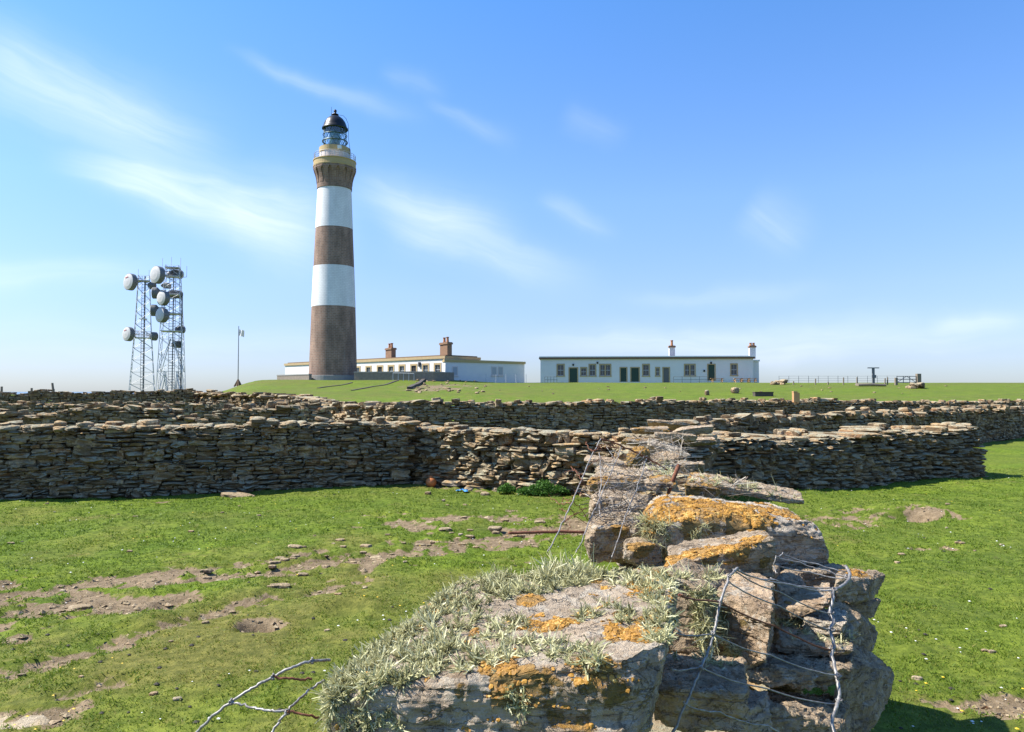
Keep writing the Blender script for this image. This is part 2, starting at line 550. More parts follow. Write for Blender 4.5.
m, t, b = material('turf_ground')
p = t.pos(); d = t.attr('dirt'); dry = t.attr('dry')
n1 = t.noise(p, .8, 6, .65); n2 = t.noise(p, 11, 5, .7); n3 = t.noise(p, 60, 4, .7)
green = t.mix(t.step(n1, .3, .7), (.092, .145, .013), (.150, .205, .019))
n6 = t.noise(t.vmul(p, (.05, .12, .1)), 1, 5, .6)
green = t.mix(t.m('MULTIPLY', t.step(n6, .42, .68), .6), green, (.125, .135, .032))
n7 = t.noise(t.vmul(p, (.35, .9, .3)), 1.6, 8, .72)
green = t.mix(t.m('MULTIPLY', t.step(n7, .52, .64), .25), green, (.06, .10, .012))
n8 = t.noise(t.vadd(p, (9, 4, 2)), 1.1, 8, .75)
green = t.mix(t.m('MULTIPLY', t.step(n8, .57, .66), .5), green, (.20, .155, .06))
green = t.mix(t.m('MULTIPLY', dry, .85), green, (.165, .150, .04))
green = t.mix(t.step(n2, .35, .72), t.mix(1, green, (.55, .6, .55), 'MULTIPLY'), t.mix(1, green, (1.25, 1.2, 1.2), 'MULTIPLY'))
soilc = t.mix(t.step(n2, .3, .7), (.125, .09, .052), (.25, .186, .112))
soilc = t.mix(t.m('MULTIPLY', t.step(n3, .58, .66), .7), soilc, (.34, .28, .21))
soilc = t.mix(t.m('MULTIPLY', t.step(n3, .42, .32), .6), soilc, (.07, .055, .035))
dm = t.step(t.m('ADD', d, t.m('MULTIPLY', t.m('SUBTRACT', n2, .5), 1.5)), .34, .62)
t.L.new(t.mix(dm, green, soilc), b.inputs['Base Color'])
b.inputs['Roughness'].default_value = .95; b.inputs['Specular IOR Level'].default_value = .12
bump(t, b, t.m('ADD', t.m('MULTIPLY', n2, .8), t.m('MULTIPLY', n3, .5)), .7, .03)
M['ground'] = m
tag(put('ground', np.stack([GX, GY, GZ], -1).reshape(-1, 3), Q, m, org=(0, 0, 0), attrs={'dirt': gd.ravel(), 'dry': dry_mask(GX, GY).ravel()}, smooth_=True), kind='structure')

m, t, b = material('sea_water')
b.inputs['Base Color'].default_value = (.02, .07, .11, 1); b.inputs['Roughness'].default_value = .18
bump(t, b, t.noise(t.pos(), .25, 5, .6), .5, .6)
an = np.linspace(0, 2 * math.pi, 97)[:-1]
rr = [0.5, 100, 400, 1500, 6000, 25000]
V = [[r * math.cos(a), r * math.sin(a), -6] for r in rr for a in an]
Q = [[i * 96 + k, i * 96 + (k + 1) % 96, (i + 1) * 96 + (k + 1) % 96, (i + 1) * 96 + k] for i in range(5) for k in range(96)]
tag(put('sea', V, np.array(Q), m, org=(0, 0, -6)), kind='structure')

# ------------------------------------------------------------------ turf
def in_wall(x, y): return np.zeros(x.shape, bool)

def ribbons(base, dirn, length, width, bend, rnd, seg=2, taper=True, curl=None):
    """Flat curved blades. base (N,3), dirn unit (N,3), bend (N,3) added quadratically."""
    N = len(base)
    side = np.cross(dirn, np.random.default_rng(3).normal(size=(N, 3)))
    side /= np.linalg.norm(side, axis=1, keepdims=True) + 1e-9
    V = []
    for k in range(seg + 1):
        f = k / seg
        c = base + dirn * (length * f)[:, None] + bend * (f * f)[:, None] if False else base + dirn * (length * f)[:, None] + bend * (f * f)
        if curl is not None: c = c + curl * math.sin(f * 4.2)
        w = width * (1 - (.85 if taper else .45) * f ** (1.5 if taper else 3)) * .5
        V += [c - side * w[:, None], c + side * w[:, None]]
    V = np.stack(V, 1)                                   # N, 2(seg+1), 3
    k = 2 * (seg + 1)
    o = (np.arange(N) * k)[:, None, None]
    q = np.array([[2 * i, 2 * i + 1, 2 * i + 3, 2 * i + 2] for i in range(seg)])[None]
    return V.reshape(-1, 3), (o + q).reshape(-1, 4), np.repeat(rnd, k)

NB = 460000
r = np.random.default_rng(5)
u = r.random(NB)
yy = 3.2 * (19.5 / 3.2) ** (u ** .8)
xx = (r.random(NB) * 2 - 1) * (yy * .76 + .8)
dd = dirt_mask(xx, yy)
clump = fbm2(xx * 5, yy * 5, 61, 3, .6)
keep = (r.random(NB) > smooth(.12, .5, dd) * .97) & (r.random(NB) < .62 + .5 * clump)
xx, yy, clump = xx[keep], yy[keep], clump[keep]
N = len(xx)
dry = dry_mask(xx, yy)
zz = zg(xx, yy)
L = (.013 + .020 * r.random(N)) * (1 + .45 * clump) * (1.15 - .45 * dry)
dirn = np.stack([r.normal(0, .45, N), r.normal(0, .45, N), np.ones(N)], -1); dirn /= np.linalg.norm(dirn, axis=1, keepdims=True)
bend = np.stack([r.normal(0, .4, N), r.normal(0, .4, N), -r.random(N) * .35], -1) * L[:, None]
rnd = np.clip(.42 + .2 * r.normal(size=N) + .16 * fbm2(xx * 1.3, yy * 1.3, 62, 3) + .42 * (dry - .15), 0, 1)
V, Q, R_ = ribbons(np.stack([xx, yy, zz - .004], -1), dirn, L, (.004 + .0009 * yy) * (.7 + .6 * r.random(N)), bend, rnd, 1)
tag(put('grass', V, Q, M['grass'], org=(0, 0, 0), attrs={'rnd': R_}), kind='stuff')

# tiny flowers and droppings nobody could count
def dots(name, n, mat, size, flat, seed, cx=None):
    r = np.random.default_rng(seed)
    y = 4.2 * (17 / 4.2) ** r.random(n); x = (r.random(n) * 2 - 1) * (y * .75)
    k = fbm2(x * .5, y * .5, seed, 2) > -.1
    x, y = x[k], y[k]; z = zg(x, y) + flat
    mb_v, mb_q = [], []
    a = np.array([[-1, -1, 0], [1, -1, 0], [1, 1, 0], [-1, 1, 0], [0, 0, 1], [0, 0, -1]], float)
    tr = np.array([[0, 1, 4], [1, 2, 4], [2, 3, 4], [3, 0, 4]])
    s = size * (.6 + .8 * r.random(len(x)))
    V = (np.stack([x, y, z], -1)[:, None] + a[None] * s[:, None, None] * np.array([1, 1, .6])).reshape(-1, 3)
    T = (np.arange(len(x))[:, None, None] * 6 + tr[None]).reshape(-1, 3)
    tag(put(name, V, T, mat, org=(0, 0, 0)), kind='stuff')
dots('yellow_flowers', 420, M['petal_y'], .007, .02, 91)
dots('white_flowers', 520, M['petal_w'], .007, .02, 92)
dots('droppings', 330, M['dropping'], .013, .006, 93)

# crumbs of stone and earth on the worn ground
r = np.random.default_rng(17)
n_ = 60000
y = 4.0 * (19 / 4.0) ** r.random(n_); x = (r.random(n_) * 2 - 1) * (y * .76)
k = r.random(n_) < smooth(.25, .75, dirt_mask(x, y)) * .5
x, y = x[k], y[k]; z = zg(x, y); N = len(x)
s = (.006 + .026 * r.random(N) ** 4) * (1 + .05 * y)
U_ = np.array([[1, 0, 0], [.3, .9, .1], [-.8, .5, 0], [-.8, -.5, .1], [.3, -.9, 0], [.1, .1, .6], [.0, -.1, -.6]])
T_ = np.array([[0, 1, 5], [1, 2, 5], [2, 3, 5], [3, 4, 5], [4, 0, 5], [1, 0, 6], [2, 1, 6], [3, 2, 6], [4, 3, 6], [0, 4, 6]])
a_ = r.random(N) * 6.28
J = U_[None] * (1 + .3 * r.normal(size=(N, 7, 1)))
X = J[..., 0] * np.cos(a_)[:, None] - J[..., 1] * np.sin(a_)[:, None]; Y = J[..., 0] * np.sin(a_)[:, None] + J[..., 1] * np.cos(a_)[:, None]
V = np.stack([x[:, None] + X * s[:, None], y[:, None] + Y * s[:, None] * .8, z[:, None] + J[..., 2] * s[:, None] * .8 + .002], -1).reshape(-1, 3)
tag(put('gravel', V, (np.arange(N)[:, None, None] * 7 + T_[None]).reshape(-1, 3), M['field'], org=(0, 0, 0), attrs={'rnd': np.repeat(r.random(N), 7)}), kind='stuff')
# ------------------------------------------------------------------ stones and walls
_CS = {}


def cube_surface(n):
    if n in _CS: return _CS[n]
    key, V, Q = {}, [], []
    def vid(p):
        k = tuple(int(round((c + 1) * n / 2)) for c in p)
        if k not in key: key[k] = len(V); V.append([c * 2.0 / n - 1 for c in k])
        return key[k]
    g = np.linspace(-1, 1, n + 1)
    for ax in range(3):
        u, v = (ax + 1) % 3, (ax + 2) % 3
        for s in (-1, 1):
            for i in range(n):
                for j in range(n):
                    c = []
                    for (a, b_) in ((i, j), (i + 1, j), (i + 1, j + 1), (i, j + 1)):
                        p = [0, 0, 0]; p[ax] = s; p[u] = g[a]; p[v] = g[b_]
                        c.append(vid(p))
                    Q.append(c if s > 0 else c[::-1])
    _CS[n] = (np.array(V), np.array(Q))
    return _CS[n]


def vnormals(V, Q):
    n = np.cross(V[Q[:, 2]] - V[Q[:, 0]], V[Q[:, 3]] - V[Q[:, 1]])
    N = np.zeros_like(V)
    for k in range(4): np.add.at(N, Q[:, k], n)
    return N / (np.linalg.norm(N, axis=1, keepdims=True) + 1e-12)


def rock_geo(C, n=26, seed=0, k=7, cuts=9, amp=.02, fine=.006, depth=.10, layer=.005):
    """A chipped, weathered block in the hexahedron of 8 world corners (bit0 x, bit1 y, bit2 z)."""
    r = np.random.default_rng(seed)
    U, Q = cube_surface(n)
    P = U / (np.abs(U) ** k).sum(1, keepdims=True) ** (1.0 / k)
    for _ in range(cuts):
        d = r.normal(size=3); d /= np.linalg.norm(d)
        h = P @ d
        lim = h.max() * (1 - depth * (.3 + .9 * r.random()))
        P = P - np.maximum(h - lim, 0)[:, None] * d
    w = (P + 1) / 2
    C = np.asarray(C, float)
    V = 0
    for i in range(8):
        f = (w[:, 0] if i & 1 else 1 - w[:, 0]) * (w[:, 1] if i & 2 else 1 - w[:, 1]) * (w[:, 2] if i & 4 else 1 - w[:, 2])
        V = V + f[:, None] * C[i]
    N = vnormals(V, Q)
    s = float(np.linalg.norm(C.max(0) - C.min(0)))
    q = V + seed * 3.7
    d = amp * fbm(q * (2.6 / s * .9), seed, 3) * 1.0 + fine * fbm(q * 22, seed + 3, 3, .6) + fine * .45 * fbm(q * 75, seed + 4, 3, .6)
    lay = vnoise(np.stack([q[:, 0] * 1.5, q[:, 1] * 1.5, q[:, 2] * 34 + 1.2 * vnoise(q * 4, 2)], -1), seed + 9)
    d = d - fine * 1.5 * np.clip(lay, 0, 1) ** 2 * (1 - np.abs(N[:, 2]))        # open bedding joints on the sides
    V = V + N * d[:, None]
    # layered break-up of the sides, bed by bed
    zl = q[:, 2] * 17 + .5 * vnoise(q * 3.1, seed + 21)
    L0 = np.floor(zl); ft = zl - L0
    def off(L): return _hash(L, np.floor(q[:, 0] * 2.3), np.floor(q[:, 1] * 2.3), seed + 31)
    o_ = off(L0) * (1 - smooth(.82, 1, ft)) + off(L0 + 1) * smooth(.82, 1, ft)
    H = N.copy(); H[:, 2] = 0
    V = V + H * (o_ * layer - layer * .9 * (ft < .12))[:, None]
    return V, Q


def wall_stones(boxes, n=2, seed=0, jit=.16, k=9):
    """boxes: list of (center, half sizes, yaw, tilt). All of one wall as arrays."""
    r = np.random.default_rng(seed)
    U, Q = cube_surface(n)
    P = U / (np.abs(U) ** k).sum(1, keepdims=True) ** (1.0 / k)
    N, m_ = len(boxes), len(P)
    c = np.array([b_[0] for b_ in boxes]); h = np.array([b_[1] for b_ in boxes])
    yaw = np.array([b_[2] for b_ in boxes]); tilt = np.array([b_[3] for b_ in boxes])
    J = P[None] * (1 + jit * r.normal(size=(N, m_, 3)) * np.array([.5, .8, .7]))
    # random corner chips
    for _ in range(3):
        d = r.normal(size=(N, 1, 3)); d /= np.linalg.norm(d, axis=2, keepdims=True)
        hh = (J * d).sum(2); lim = hh.max(1, keepdims=True) * (1 - .25 * r.random((N, 1)))
        J = J - np.maximum(hh - lim, 0)[..., None] * d
    L = J * h[:, None]
    ct, st = np.cos(tilt)[:, None], np.sin(tilt)[:, None]
    x, z = L[..., 0] * ct - L[..., 2] * st, L[..., 0] * st + L[..., 2] * ct
    cy, sy = np.cos(yaw)[:, None], np.sin(yaw)[:, None]
    X = x * cy - L[..., 1] * sy; Y = x * sy + L[..., 1] * cy
    V = np.stack([X, Y, z], -1) + c[:, None]
    Fq = (np.arange(N) * m_)[:, None, None] + Q[None]
    R_ = np.repeat(r.random(N), m_)
    return V.reshape(-1, 3), Fq.reshape(-1, 4), R_


def path_at(pts, s):
    pts = np.asarray(pts, float); seg = np.linalg.norm(np.diff(pts, axis=0), axis=1); cum = np.concatenate([[0], np.cumsum(seg)])
    s = np.clip(s, 0, cum[-1] - 1e-6)
    i = int(np.searchsorted(cum, s, 'right') - 1)
    f = (s - cum[i]) / seg[i]
    tdir = (pts[i + 1] - pts[i]) / seg[i]
    return pts[i] + (pts[i + 1] - pts[i]) * f, tdir


def make_wall(name, label, pts, height, thick, seed, course=(.05, .12), length=(.14, .48), batter=.06, rough=.025, n=2, cap_n=None, caps=True, yawj=.05,
              cat='stone wall', group=None, hvar=.06, sep_caps=False, hfun=None, capsize=(.2, .5)):
    r = np.random.default_rng(seed)
    pts = np.asarray(pts, float)
    tot = np.linalg.norm(np.diff(pts, axis=0), axis=1).sum()
    hh = (lambda s: height * (hfun(s / tot) if hfun else 1.0) + hvar * float(vnoise(np.array([s * .7, seed * 1.7, 0.5]), 3)) + .5 * hvar * float(vnoise(np.array([s * 2.3, seed, 1.5]), 4)))
    boxes = []
    for side in (-1, 1):
        z = 0.0
        while z < height * 1.45:
            ch = r.uniform(*course)
            s = r.uniform(-.2, 0)
            while s < tot:
                l = r.uniform(*length) * r.uniform(.6, 1.2)
                sm = min(max(s + l / 2, 0), tot)
                c, tdir = path_at(pts, sm)
                top = hh(sm)
                wav = .06 * float(vnoise(np.array([s * .8, z * 2 + side, seed]), 7))
                zc = z + ch / 2 + wav
                if zc + ch * .3 < top:
                    nrm = np.array([-tdir[1], tdir[0]])
                    dp = thick * (.5 - batter * zc) if batter * zc < .4 else thick * .12
                    hd = max(.09, dp * .62)
                    off = side * (dp - hd + rough * r.normal())
                    q = c + nrm * off
                    hgt = ch * r.uniform(.85, 1.12) * (1.8 if r.random() < .12 else 1) * (.7 if r.random() < .2 else 1)
                    boxes.append(((q[0], q[1], zc), (l * .52, hd, hgt * .53), math.atan2(tdir[1], tdir[0]) + r.normal() * yawj + (abs(r.normal()) * -yawj if yawj > .1 else 0), r.normal() * .04))
                s += l
            z += ch
    g = zbase(np.array([b_[0][0] for b_ in boxes]), np.array([b_[0][1] for b_ in boxes])) - .05
    boxes = [((b_[0][0], b_[0][1], b_[0][2] + gz), *b_[1:]) for b_, gz in zip(boxes, g)]
    mid, _ = path_at(pts, tot / 2)
    root = empty(name, (mid[0], mid[1], float(zbase(mid[0], mid[1]))), label, cat, group)
    root['kind'] = 'thing'
    V, Q, R_ = wall_stones(boxes, n, seed)
    put('masonry', V, Q, M['wall'], root, attrs={'rnd': R_})
    if caps:
        cb = []
        s = 0.0
        while s < tot:
            l = r.uniform(*capsize)
            c, tdir = path_at(pts, min(s + l / 2, tot))
            nrm = np.array([-tdir[1], tdir[0]])
            lay = 2 if r.random() < .35 else 1
            zt = hh(s) + float(zbase(c[0], c[1])) - .105
            for k in range(lay):
                hz = r.uniform(.035, .07) * (1.25 if course[1] > .14 else 1)
                wd = max(.12, thick * r.uniform(.22, .5) * (1 if k == 0 else .6))
                q = c + nrm * r.normal() * thick * .13
                cb.append(((q[0], q[1], zt + hz * .7), (l * (.56 if k == 0 else .4), wd, hz), math.atan2(tdir[1], tdir[0]) + r.normal() * .3, r.normal() * .11))
                if thick > 1.1 or r.random() < .4:
                    q = c + nrm * r.uniform(-.4, .4) * thick
                    cb.append(((q[0], q[1], zt + hz * .4), (l * .4, .16, hz), r.uniform(0, 6.3), r.normal() * .09))
                zt += hz * 1.7
            s += l * .95
        if sep_caps:
            for i, b_ in enumerate(cb):
                V, Q, R_ = wall_stones([b_], 4, seed + 100 + i, .05, 5)
                put('capstone', V, Q, M['wall'], root, attrs={'rnd': R_})
        else:
            V, Q, R_ = wall_stones(cb, cap_n or n, seed + 50, .12)
            put('coping', V, Q, M['wall'], root, attrs={'rnd': R_})
    return root


g2 = lambda px, py: G(px, py)[:2]
A0, A1 = g2(-120, 507), g2(408, 485)
def back(p, q, dist):                       # move a wall face line back by half a thickness
    d = (q - p) / np.linalg.norm(q - p); nrm = np.array([-d[1], d[0]])
    return np.array([p + nrm * dist, q + nrm * dist])
make_wall('dry_stone_wall', 'long shadowed dry stone wall with flat lichened caps across the left half of the turf', back(A0, A1, .36), 1.39, .72, 21, n=3, sep_caps=True, hvar=.06, capsize=(.12, .42), length=(.12, .46), course=(.05, .12), rough=.035)
B0, B1 = g2(396, 482.0), g2(700, 503)
make_wall('dry_stone_wall', 'sunlit dry stone wall of orange-tinged slabs between the two shadowed walls', back(B0, B1, .38), 1.23, .76, 22, n=3, capsize=(.12, .38), sep_caps=True, yawj=.2, rough=.06, hvar=.06, length=(.14, .5), course=(.055, .13))
C0, C1 = g2(690, 499), g2(984, 477)
make_wall('dry_stone_wall', 'thick shadowed dry stone wall ending squarely on the grass at the right', back(C0, C1, .62), 1.13, 1.25, 23, n=3, capsize=(.12, .42), sep_caps=True, rough=.03, hvar=.06, length=(.13, .46), course=(.055, .13))

make_wall('dry_stone_wall', 'dark field wall running back into the distance past the square wall end', [(4.2, 18.6), (9.2, 22.2), (18.4, 29.4), (22.3, 32.6), (33, 41)], 1.32, .7, 24, length=(.2, .55), course=(.07, .15), hvar=.09)
make_wall('dry_stone_wall', 'low dark wall with a dipping top just above the left shadowed wall', [(-21, 23.0), (-13, 24.2), (-6.3, 25.0)], 1.50, .7, 25, length=(.2, .55), course=(.07, .15), hvar=.12,
          hfun=lambda f: 1 - .3 * math.exp(-((f - .72) / .05) ** 2) - .10 * math.exp(-((f - .38) / .06) ** 2))
make_wall('dry_stone_wall', 'thin pale-topped wall line behind the dipping wall on the left', [(-36, 37), (-20, 38), (-15, 38.5)], 1.36, .7, 26, length=(.25, .6), course=(.09, .17), hvar=.08, n=2)
make_wall('dry_stone_wall', 'farthest dark wall on the left, under the radio mast feet', [(-52, 53), (-30, 55), (-24.0, 55.5)], 1.84, .8, 27, length=(.3, .7), course=(.1, .2), hvar=.16, n=1)
make_wall('dry_stone_wall', 'collapsed sunlit rubble wall below the flagpole', [(-27.5, 60), (-19, 52), (-13.2, 46.5), (-10.5, 40)], 1.5, 1.7, 28, length=(.25, .6), course=(.1, .2), hvar=.22, rough=.12, batter=.3, n=2, capsize=(.3, .7))
make_wall('dry_stone_wall', 'sunlit sloping rubble wall joining the long dark wall at its left end', [(-13.4, 42), (-8.5, 35), (-4.6, 30.6)], 1.42, 1.3, 29, length=(.2, .5), course=(.08, .17), hvar=.12, rough=.10, batter=.22, n=2)
make_wall('dry_stone_wall', 'long straight dark wall below the white buildings, crossing to the right edge', [(-4.6, 30.8), (4, 33.2), (12, 37), (24, 43), (40, 51)], 1.42, .75, 30, length=(.22, .6), course=(.08, .16), hvar=.09, n=2,
          hfun=lambda f: 1.14 - .40 * f + .10 * math.exp(-((f - .42) / .18) ** 2))

# wall that runs from the camera back to the cross walls: body behind and below the big stones
make_wall('dry_stone_wall', 'ruined near wall running back from the foreground boulders to the sunlit wall', [(-.02, 1.75), (.5, 2.5), (.85, 3.3), (1.12, 4.4), (1.36, 6.2), (1.72, 9), (2.25, 13.2)], 1.0, .82, 31,
          length=(.22, .6), course=(.07, .16), rough=.05, n=4, hvar=.10, caps=True, sep_caps=False, cap_n=6, capsize=(.14, .34), hfun=lambda f: .78 + .32 * smooth(.06, .22, f) * 1.0)
# ------------------------------------------------------------------ the big stones of the near wall
ROCKS = {}


def rock(key, label, front, back, seed, n=52, k=18, cuts=18, amp=.005, fine=.006, depth=.13, zb=None, orange=(), rnd=.5, oall=0.0, tilt=.03, layer=.0045, cat='stone', name='wall_stone'):
    """front: TL TR BR BL as (px, py, metres); back: TL TR. The rear bottom drops to the front bottom's level."""
    f = [W(*q) for q in front]; bk = [W(*q) for q in back]
    tl = np.random.default_rng(seed + 900).normal(size=3) * tilt
    def drop(p, like):
        q = p.copy(); q[2] = like[2]; return q
    C = [f[3], f[2], drop(bk[0], f[3]), drop(bk[1], f[2]), f[0], f[1], bk[0], bk[1]]
    C = np.array(C); cc = C.mean(0)
    C[:, 2] += (C[:, 0] - cc[0]) * tl[0] + (C[:, 1] - cc[1]) * tl[1]
    V, Q = rock_geo(C, n, seed, k, cuts, amp, fine, depth, layer)
    o_ = np.full(len(V), float(oall))
    bv = BVHTree.FromPolygons([tuple(v) for v in V], [tuple(q) for q in Q])
    for (px, py, rp, s) in orange:
        h = bv.ray_cast(Vector((0, 0, EYE)), Vector(ray(px, py)).normalized())
        if h[0] is None: continue
        rad = rp / F * h[0].y * 1.15
        q = np.linalg.norm(V - np.array(h[0]), axis=1) / rad
        o_ = np.maximum(o_, s * (1 - smooth(.45, 1.25, q)))
    e = empty(name, (V[:, 0].mean(), V[:, 1].mean(), V[:, 2].min()), label, cat, 'big stones of the ruined near wall')
    sb = put('stone_body', V, Q, M['stone'], e, attrs={'rnd': np.full(len(V), rnd), 'orange': o_}, smooth_=True)
    sb.data.set_sharp_from_angle(angle=math.radians(24))
    ROCKS[key] = (e, V, Q, bv, o_)
    return e

rock('near', 'large near boulder shaggy with grey-green beard lichen and orange crusts',
     [(312, 694, 1.53), (672, 644, 1.50), (632, 770, 1.47), (322, 775, 1.51)], [(468, 576, 2.40), (676, 570, 2.36)], 3, n=84, k=12, cuts=12, amp=.016, fine=.006, depth=.07, layer=.003, rnd=.92,
     orange=[(545, 625, 30, 1), (530, 600, 18, .9), (515, 685, 30, 1), (500, 668, 22, 1), (545, 690, 22, 1), (640, 632, 26, 1), (610, 640, 18, .8), (430, 607, 22, .9), (385, 640, 18, .8), (352, 662, 16, .8), (455, 600, 16, .9), (645, 585, 25, .9),
             (620, 565, 24, .8), (585, 580, 20, .7), (600, 680, 40, .72), (570, 715, 34, .68), (500, 722, 30, .6), (640, 690, 30, .45), (470, 690, 18, .5)])
rock('side', 'dark upright stone hung with grey lichen right beside the shaggy near boulder',
     [(655, 572, 2.52), (706, 588, 2.44), (716, 655, 2.40), (655, 660, 2.42)], [(688, 556, 2.85), (734, 578, 2.8)], 5, rnd=.4, cuts=8)
rock('block', 'upright angular pale-topped block behind the left netting wire',
     [(706, 590, 2.58), (773, 602, 2.36), (768, 672, 2.32), (738, 672, 2.46)], [(724, 570, 2.86), (774, 576, 2.74)], 6, rnd=.85, cuts=14, orange=[(715, 585, 10, .8), (722, 618, 12, .75), (745, 625, 10, .6)])
rock('flat', 'low flat-topped tan stone beneath the left netting wire',
     [(655, 688, 2.04), (752, 692, 1.98), (748, 735, 1.98), (655, 730, 2.04)], [(652, 652, 2.38), (742, 660, 2.40)], 8, rnd=.8, cuts=7, fine=.008)
rock('chip', 'small wedge of pale stone between the flat tan stone and the layered slab',
     [(738, 712, 2.16), (764, 700, 2.2), (770, 745, 2.2), (728, 745, 2.14)], [(744, 690, 2.4), (768, 690, 2.42)], 9, rnd=.95)
rock('slab', 'wide layered slab below the lichened ledge, crossed by two wires',
     [(750, 670, 2.40), (852, 671, 2.40), (846, 697, 2.36), (748, 696, 2.36)], [(764, 640, 2.82), (852, 642, 2.92)], 10, rnd=.55, fine=.010, cuts=9)
rock('under', 'dark layered stone at the bottom edge under the wide slab',
     [(752, 707, 2.26), (846, 714, 2.28), (846, 770, 2.28), (750, 770, 2.22)], [(760, 690, 2.7), (848, 695, 2.8)], 11, rnd=.3, fine=.010)
rock('end', 'big rounded grey stone at the lower right end of the near wall',
     [(840, 654, 2.6), (876, 668, 2.74), (868, 742, 2.7), (824, 748, 2.52)], [(848, 634, 3.0), (894, 678, 3.1)], 12, rnd=.5, cuts=12, depth=.14)
rock('round', 'brown rounded stone jutting from the right side above the big end stone',
     [(824, 604, 2.9), (866, 618, 3.0), (872, 662, 3.0), (832, 654, 2.86)], [(840, 594, 3.25), (880, 622, 3.35)], 13, k=4, rnd=.22, cuts=8)
rock('corner', 'angular stone with an orange top at the upper right corner of the pile',
     [(834, 577, 3.05), (868, 584, 3.12), (865, 608, 3.12), (836, 604, 3.06)], [(842, 565, 3.4), (884, 571, 3.5)], 14, rnd=.5, orange=[(850, 573, 16, 1), (860, 572, 16, .9), (838, 572, 10, .9)])
rock('tuck', 'dark stone tucked under the orange-topped corner stone',
     [(842, 603, 3.16), (876, 603, 3.26), (874, 622, 3.26), (846, 622, 3.16)], [(846, 594, 3.5), (882, 596, 3.6)], 15, rnd=.1, k=5)
rock('blue', 'blue-grey stone under the great capstone beside the bundled wires',
     [(773, 586, 2.92), (808, 590, 2.98), (808, 612, 2.98), (773, 610, 2.92)], [(780, 566, 3.2), (803, 570, 3.25)], 16, rnd=.48, k=5)
rock('tan', 'tan flattish stone above the small white stone',
     [(774, 606, 2.82), (830, 600, 2.70), (828, 614, 2.70), (776, 619, 2.82)], [(788, 588, 3.02), (830, 588, 3.12)], 17, rnd=.85, orange=[(785, 604, 9, .7)])
rock('pale', 'small whitish stone resting on the lichened ledge',
     [(800, 619, 2.74), (848, 626, 2.62), (848, 638, 2.62), (800, 634, 2.74)], [(814, 605, 2.9), (846, 610, 2.96)], 18, rnd=1.0)
rock('ledge', 'flat ledge stone with a strip of pale grassy lichen along its front',
     [(775, 640, 2.62), (854, 648, 2.56), (852, 660, 2.56), (776, 654, 2.62)], [(784, 612, 2.94), (852, 622, 2.94)], 19, rnd=.7, orange=[(778, 628, 10, .6)])
rock('slant', 'slanting slab with a bright orange lichened top leaning under the great capstone',
     [(662, 568, 2.74), (774, 535, 2.86), (778, 582, 2.86), (688, 592, 2.70)], [(668, 546, 3.10), (762, 530, 3.16)], 20, cuts=5, amp=.010, rnd=.42, depth=.05,
     orange=[(670, 560, 26, 1), (700, 553, 24, 1), (730, 546, 22, 1), (752, 539, 16, 1), (740, 560, 7, .7), (765, 562, 8, .9)])
rock('cap', 'great capstone covered in orange lichen with a pale grey front',
     [(640, 519, 3.40), (828, 524, 3.50), (846, 574, 3.52), (642, 566, 3.42)], [(652, 488, 4.1), (786, 503, 4.0)], 22, n=56, k=8, cuts=11, amp=.03, fine=.008, rnd=1.0, depth=.09,
     orange=[(660, 508, 34, .9), (700, 505, 34, 1), (740, 512, 36, 1), (780, 512, 34, 1), (815, 518, 26, .95), (645, 525, 18, .9), (700, 520, 26, .9), (765, 500, 22, .7)])
rock('plank', 'long thin stone slab tilting down to the right behind the great capstone',
     [(688, 478, 4.25), (804, 500, 4.34), (804, 505, 4.34), (688, 487, 4.25)], [(694, 471, 4.6), (800, 492, 4.72)], 24, cuts=4, amp=.012, rnd=.75, depth=.06, orange=[(694, 480, 12, .9)])
rock('wedge', 'short orange-edged slab beside the raised end of the long thin slab',
     [(684, 483, 4.2), (722, 486, 4.22), (722, 496, 4.22), (684, 496, 4.2)], [(690, 472, 4.6), (722, 476, 4.6)], 25, rnd=.5, oall=.8)
rock('ball', 'round yellow-crusted stone perched among the dry stalks',
     [(626, 449, 6.4), (650, 449, 6.4), (651, 472, 6.4), (625, 472, 6.4)], [(627, 445, 6.65), (650, 445, 6.65)], 26, k=3, amp=.012, rnd=.8, oall=.85)
rock('shelf', 'broad flat slab with orange edges beneath the round yellow stone',
     [(586, 479, 5.2), (674, 478, 5.4), (674, 492, 5.4), (588, 494, 5.2)], [(600, 467, 5.9), (670, 466, 6.0)], 27, rnd=.7, fine=.009, orange=[(600, 482, 16, .9), (630, 482, 14, .6), (655, 483, 14, .6)])
rock('left', 'grey block on the left side below the broad flat slab, behind the netting',
     [(590, 498, 4.5), (648, 500, 4.55), (648, 528, 4.55), (588, 526, 4.5)], [(600, 488, 5.0), (650, 490, 5.05)], 28, rnd=.5, orange=[(605, 500, 8, .6)])
rock('foot', 'brown block at the left foot of the pile beside the beard lichen',
     [(584, 526, 3.9), (640, 524, 4.0), (642, 562, 4.0), (584, 566, 3.9)], [(592, 514, 4.4), (640, 512, 4.5)], 29, rnd=.65, orange=[(620, 528, 12, .8), (600, 545, 9, .5)])
rock('nook', 'small orange-rimmed stone beneath the left end of the great capstone',
     [(622, 548, 3.3), (662, 546, 3.35), (662, 566, 3.35), (622, 568, 3.3)], [(628, 537, 3.6), (662, 536, 3.6)], 30, rnd=.6, orange=[(640, 545, 16, 1), (655, 542, 10, .8)])
rock('fill', 'shadowed stone wedged under the great capstone behind the upright block',
     [(700, 575, 3.0), (775, 575, 3.05), (775, 640, 3.05), (700, 640, 3.0)], [(705, 566, 3.5), (780, 566, 3.5)], 33, rnd=.3)
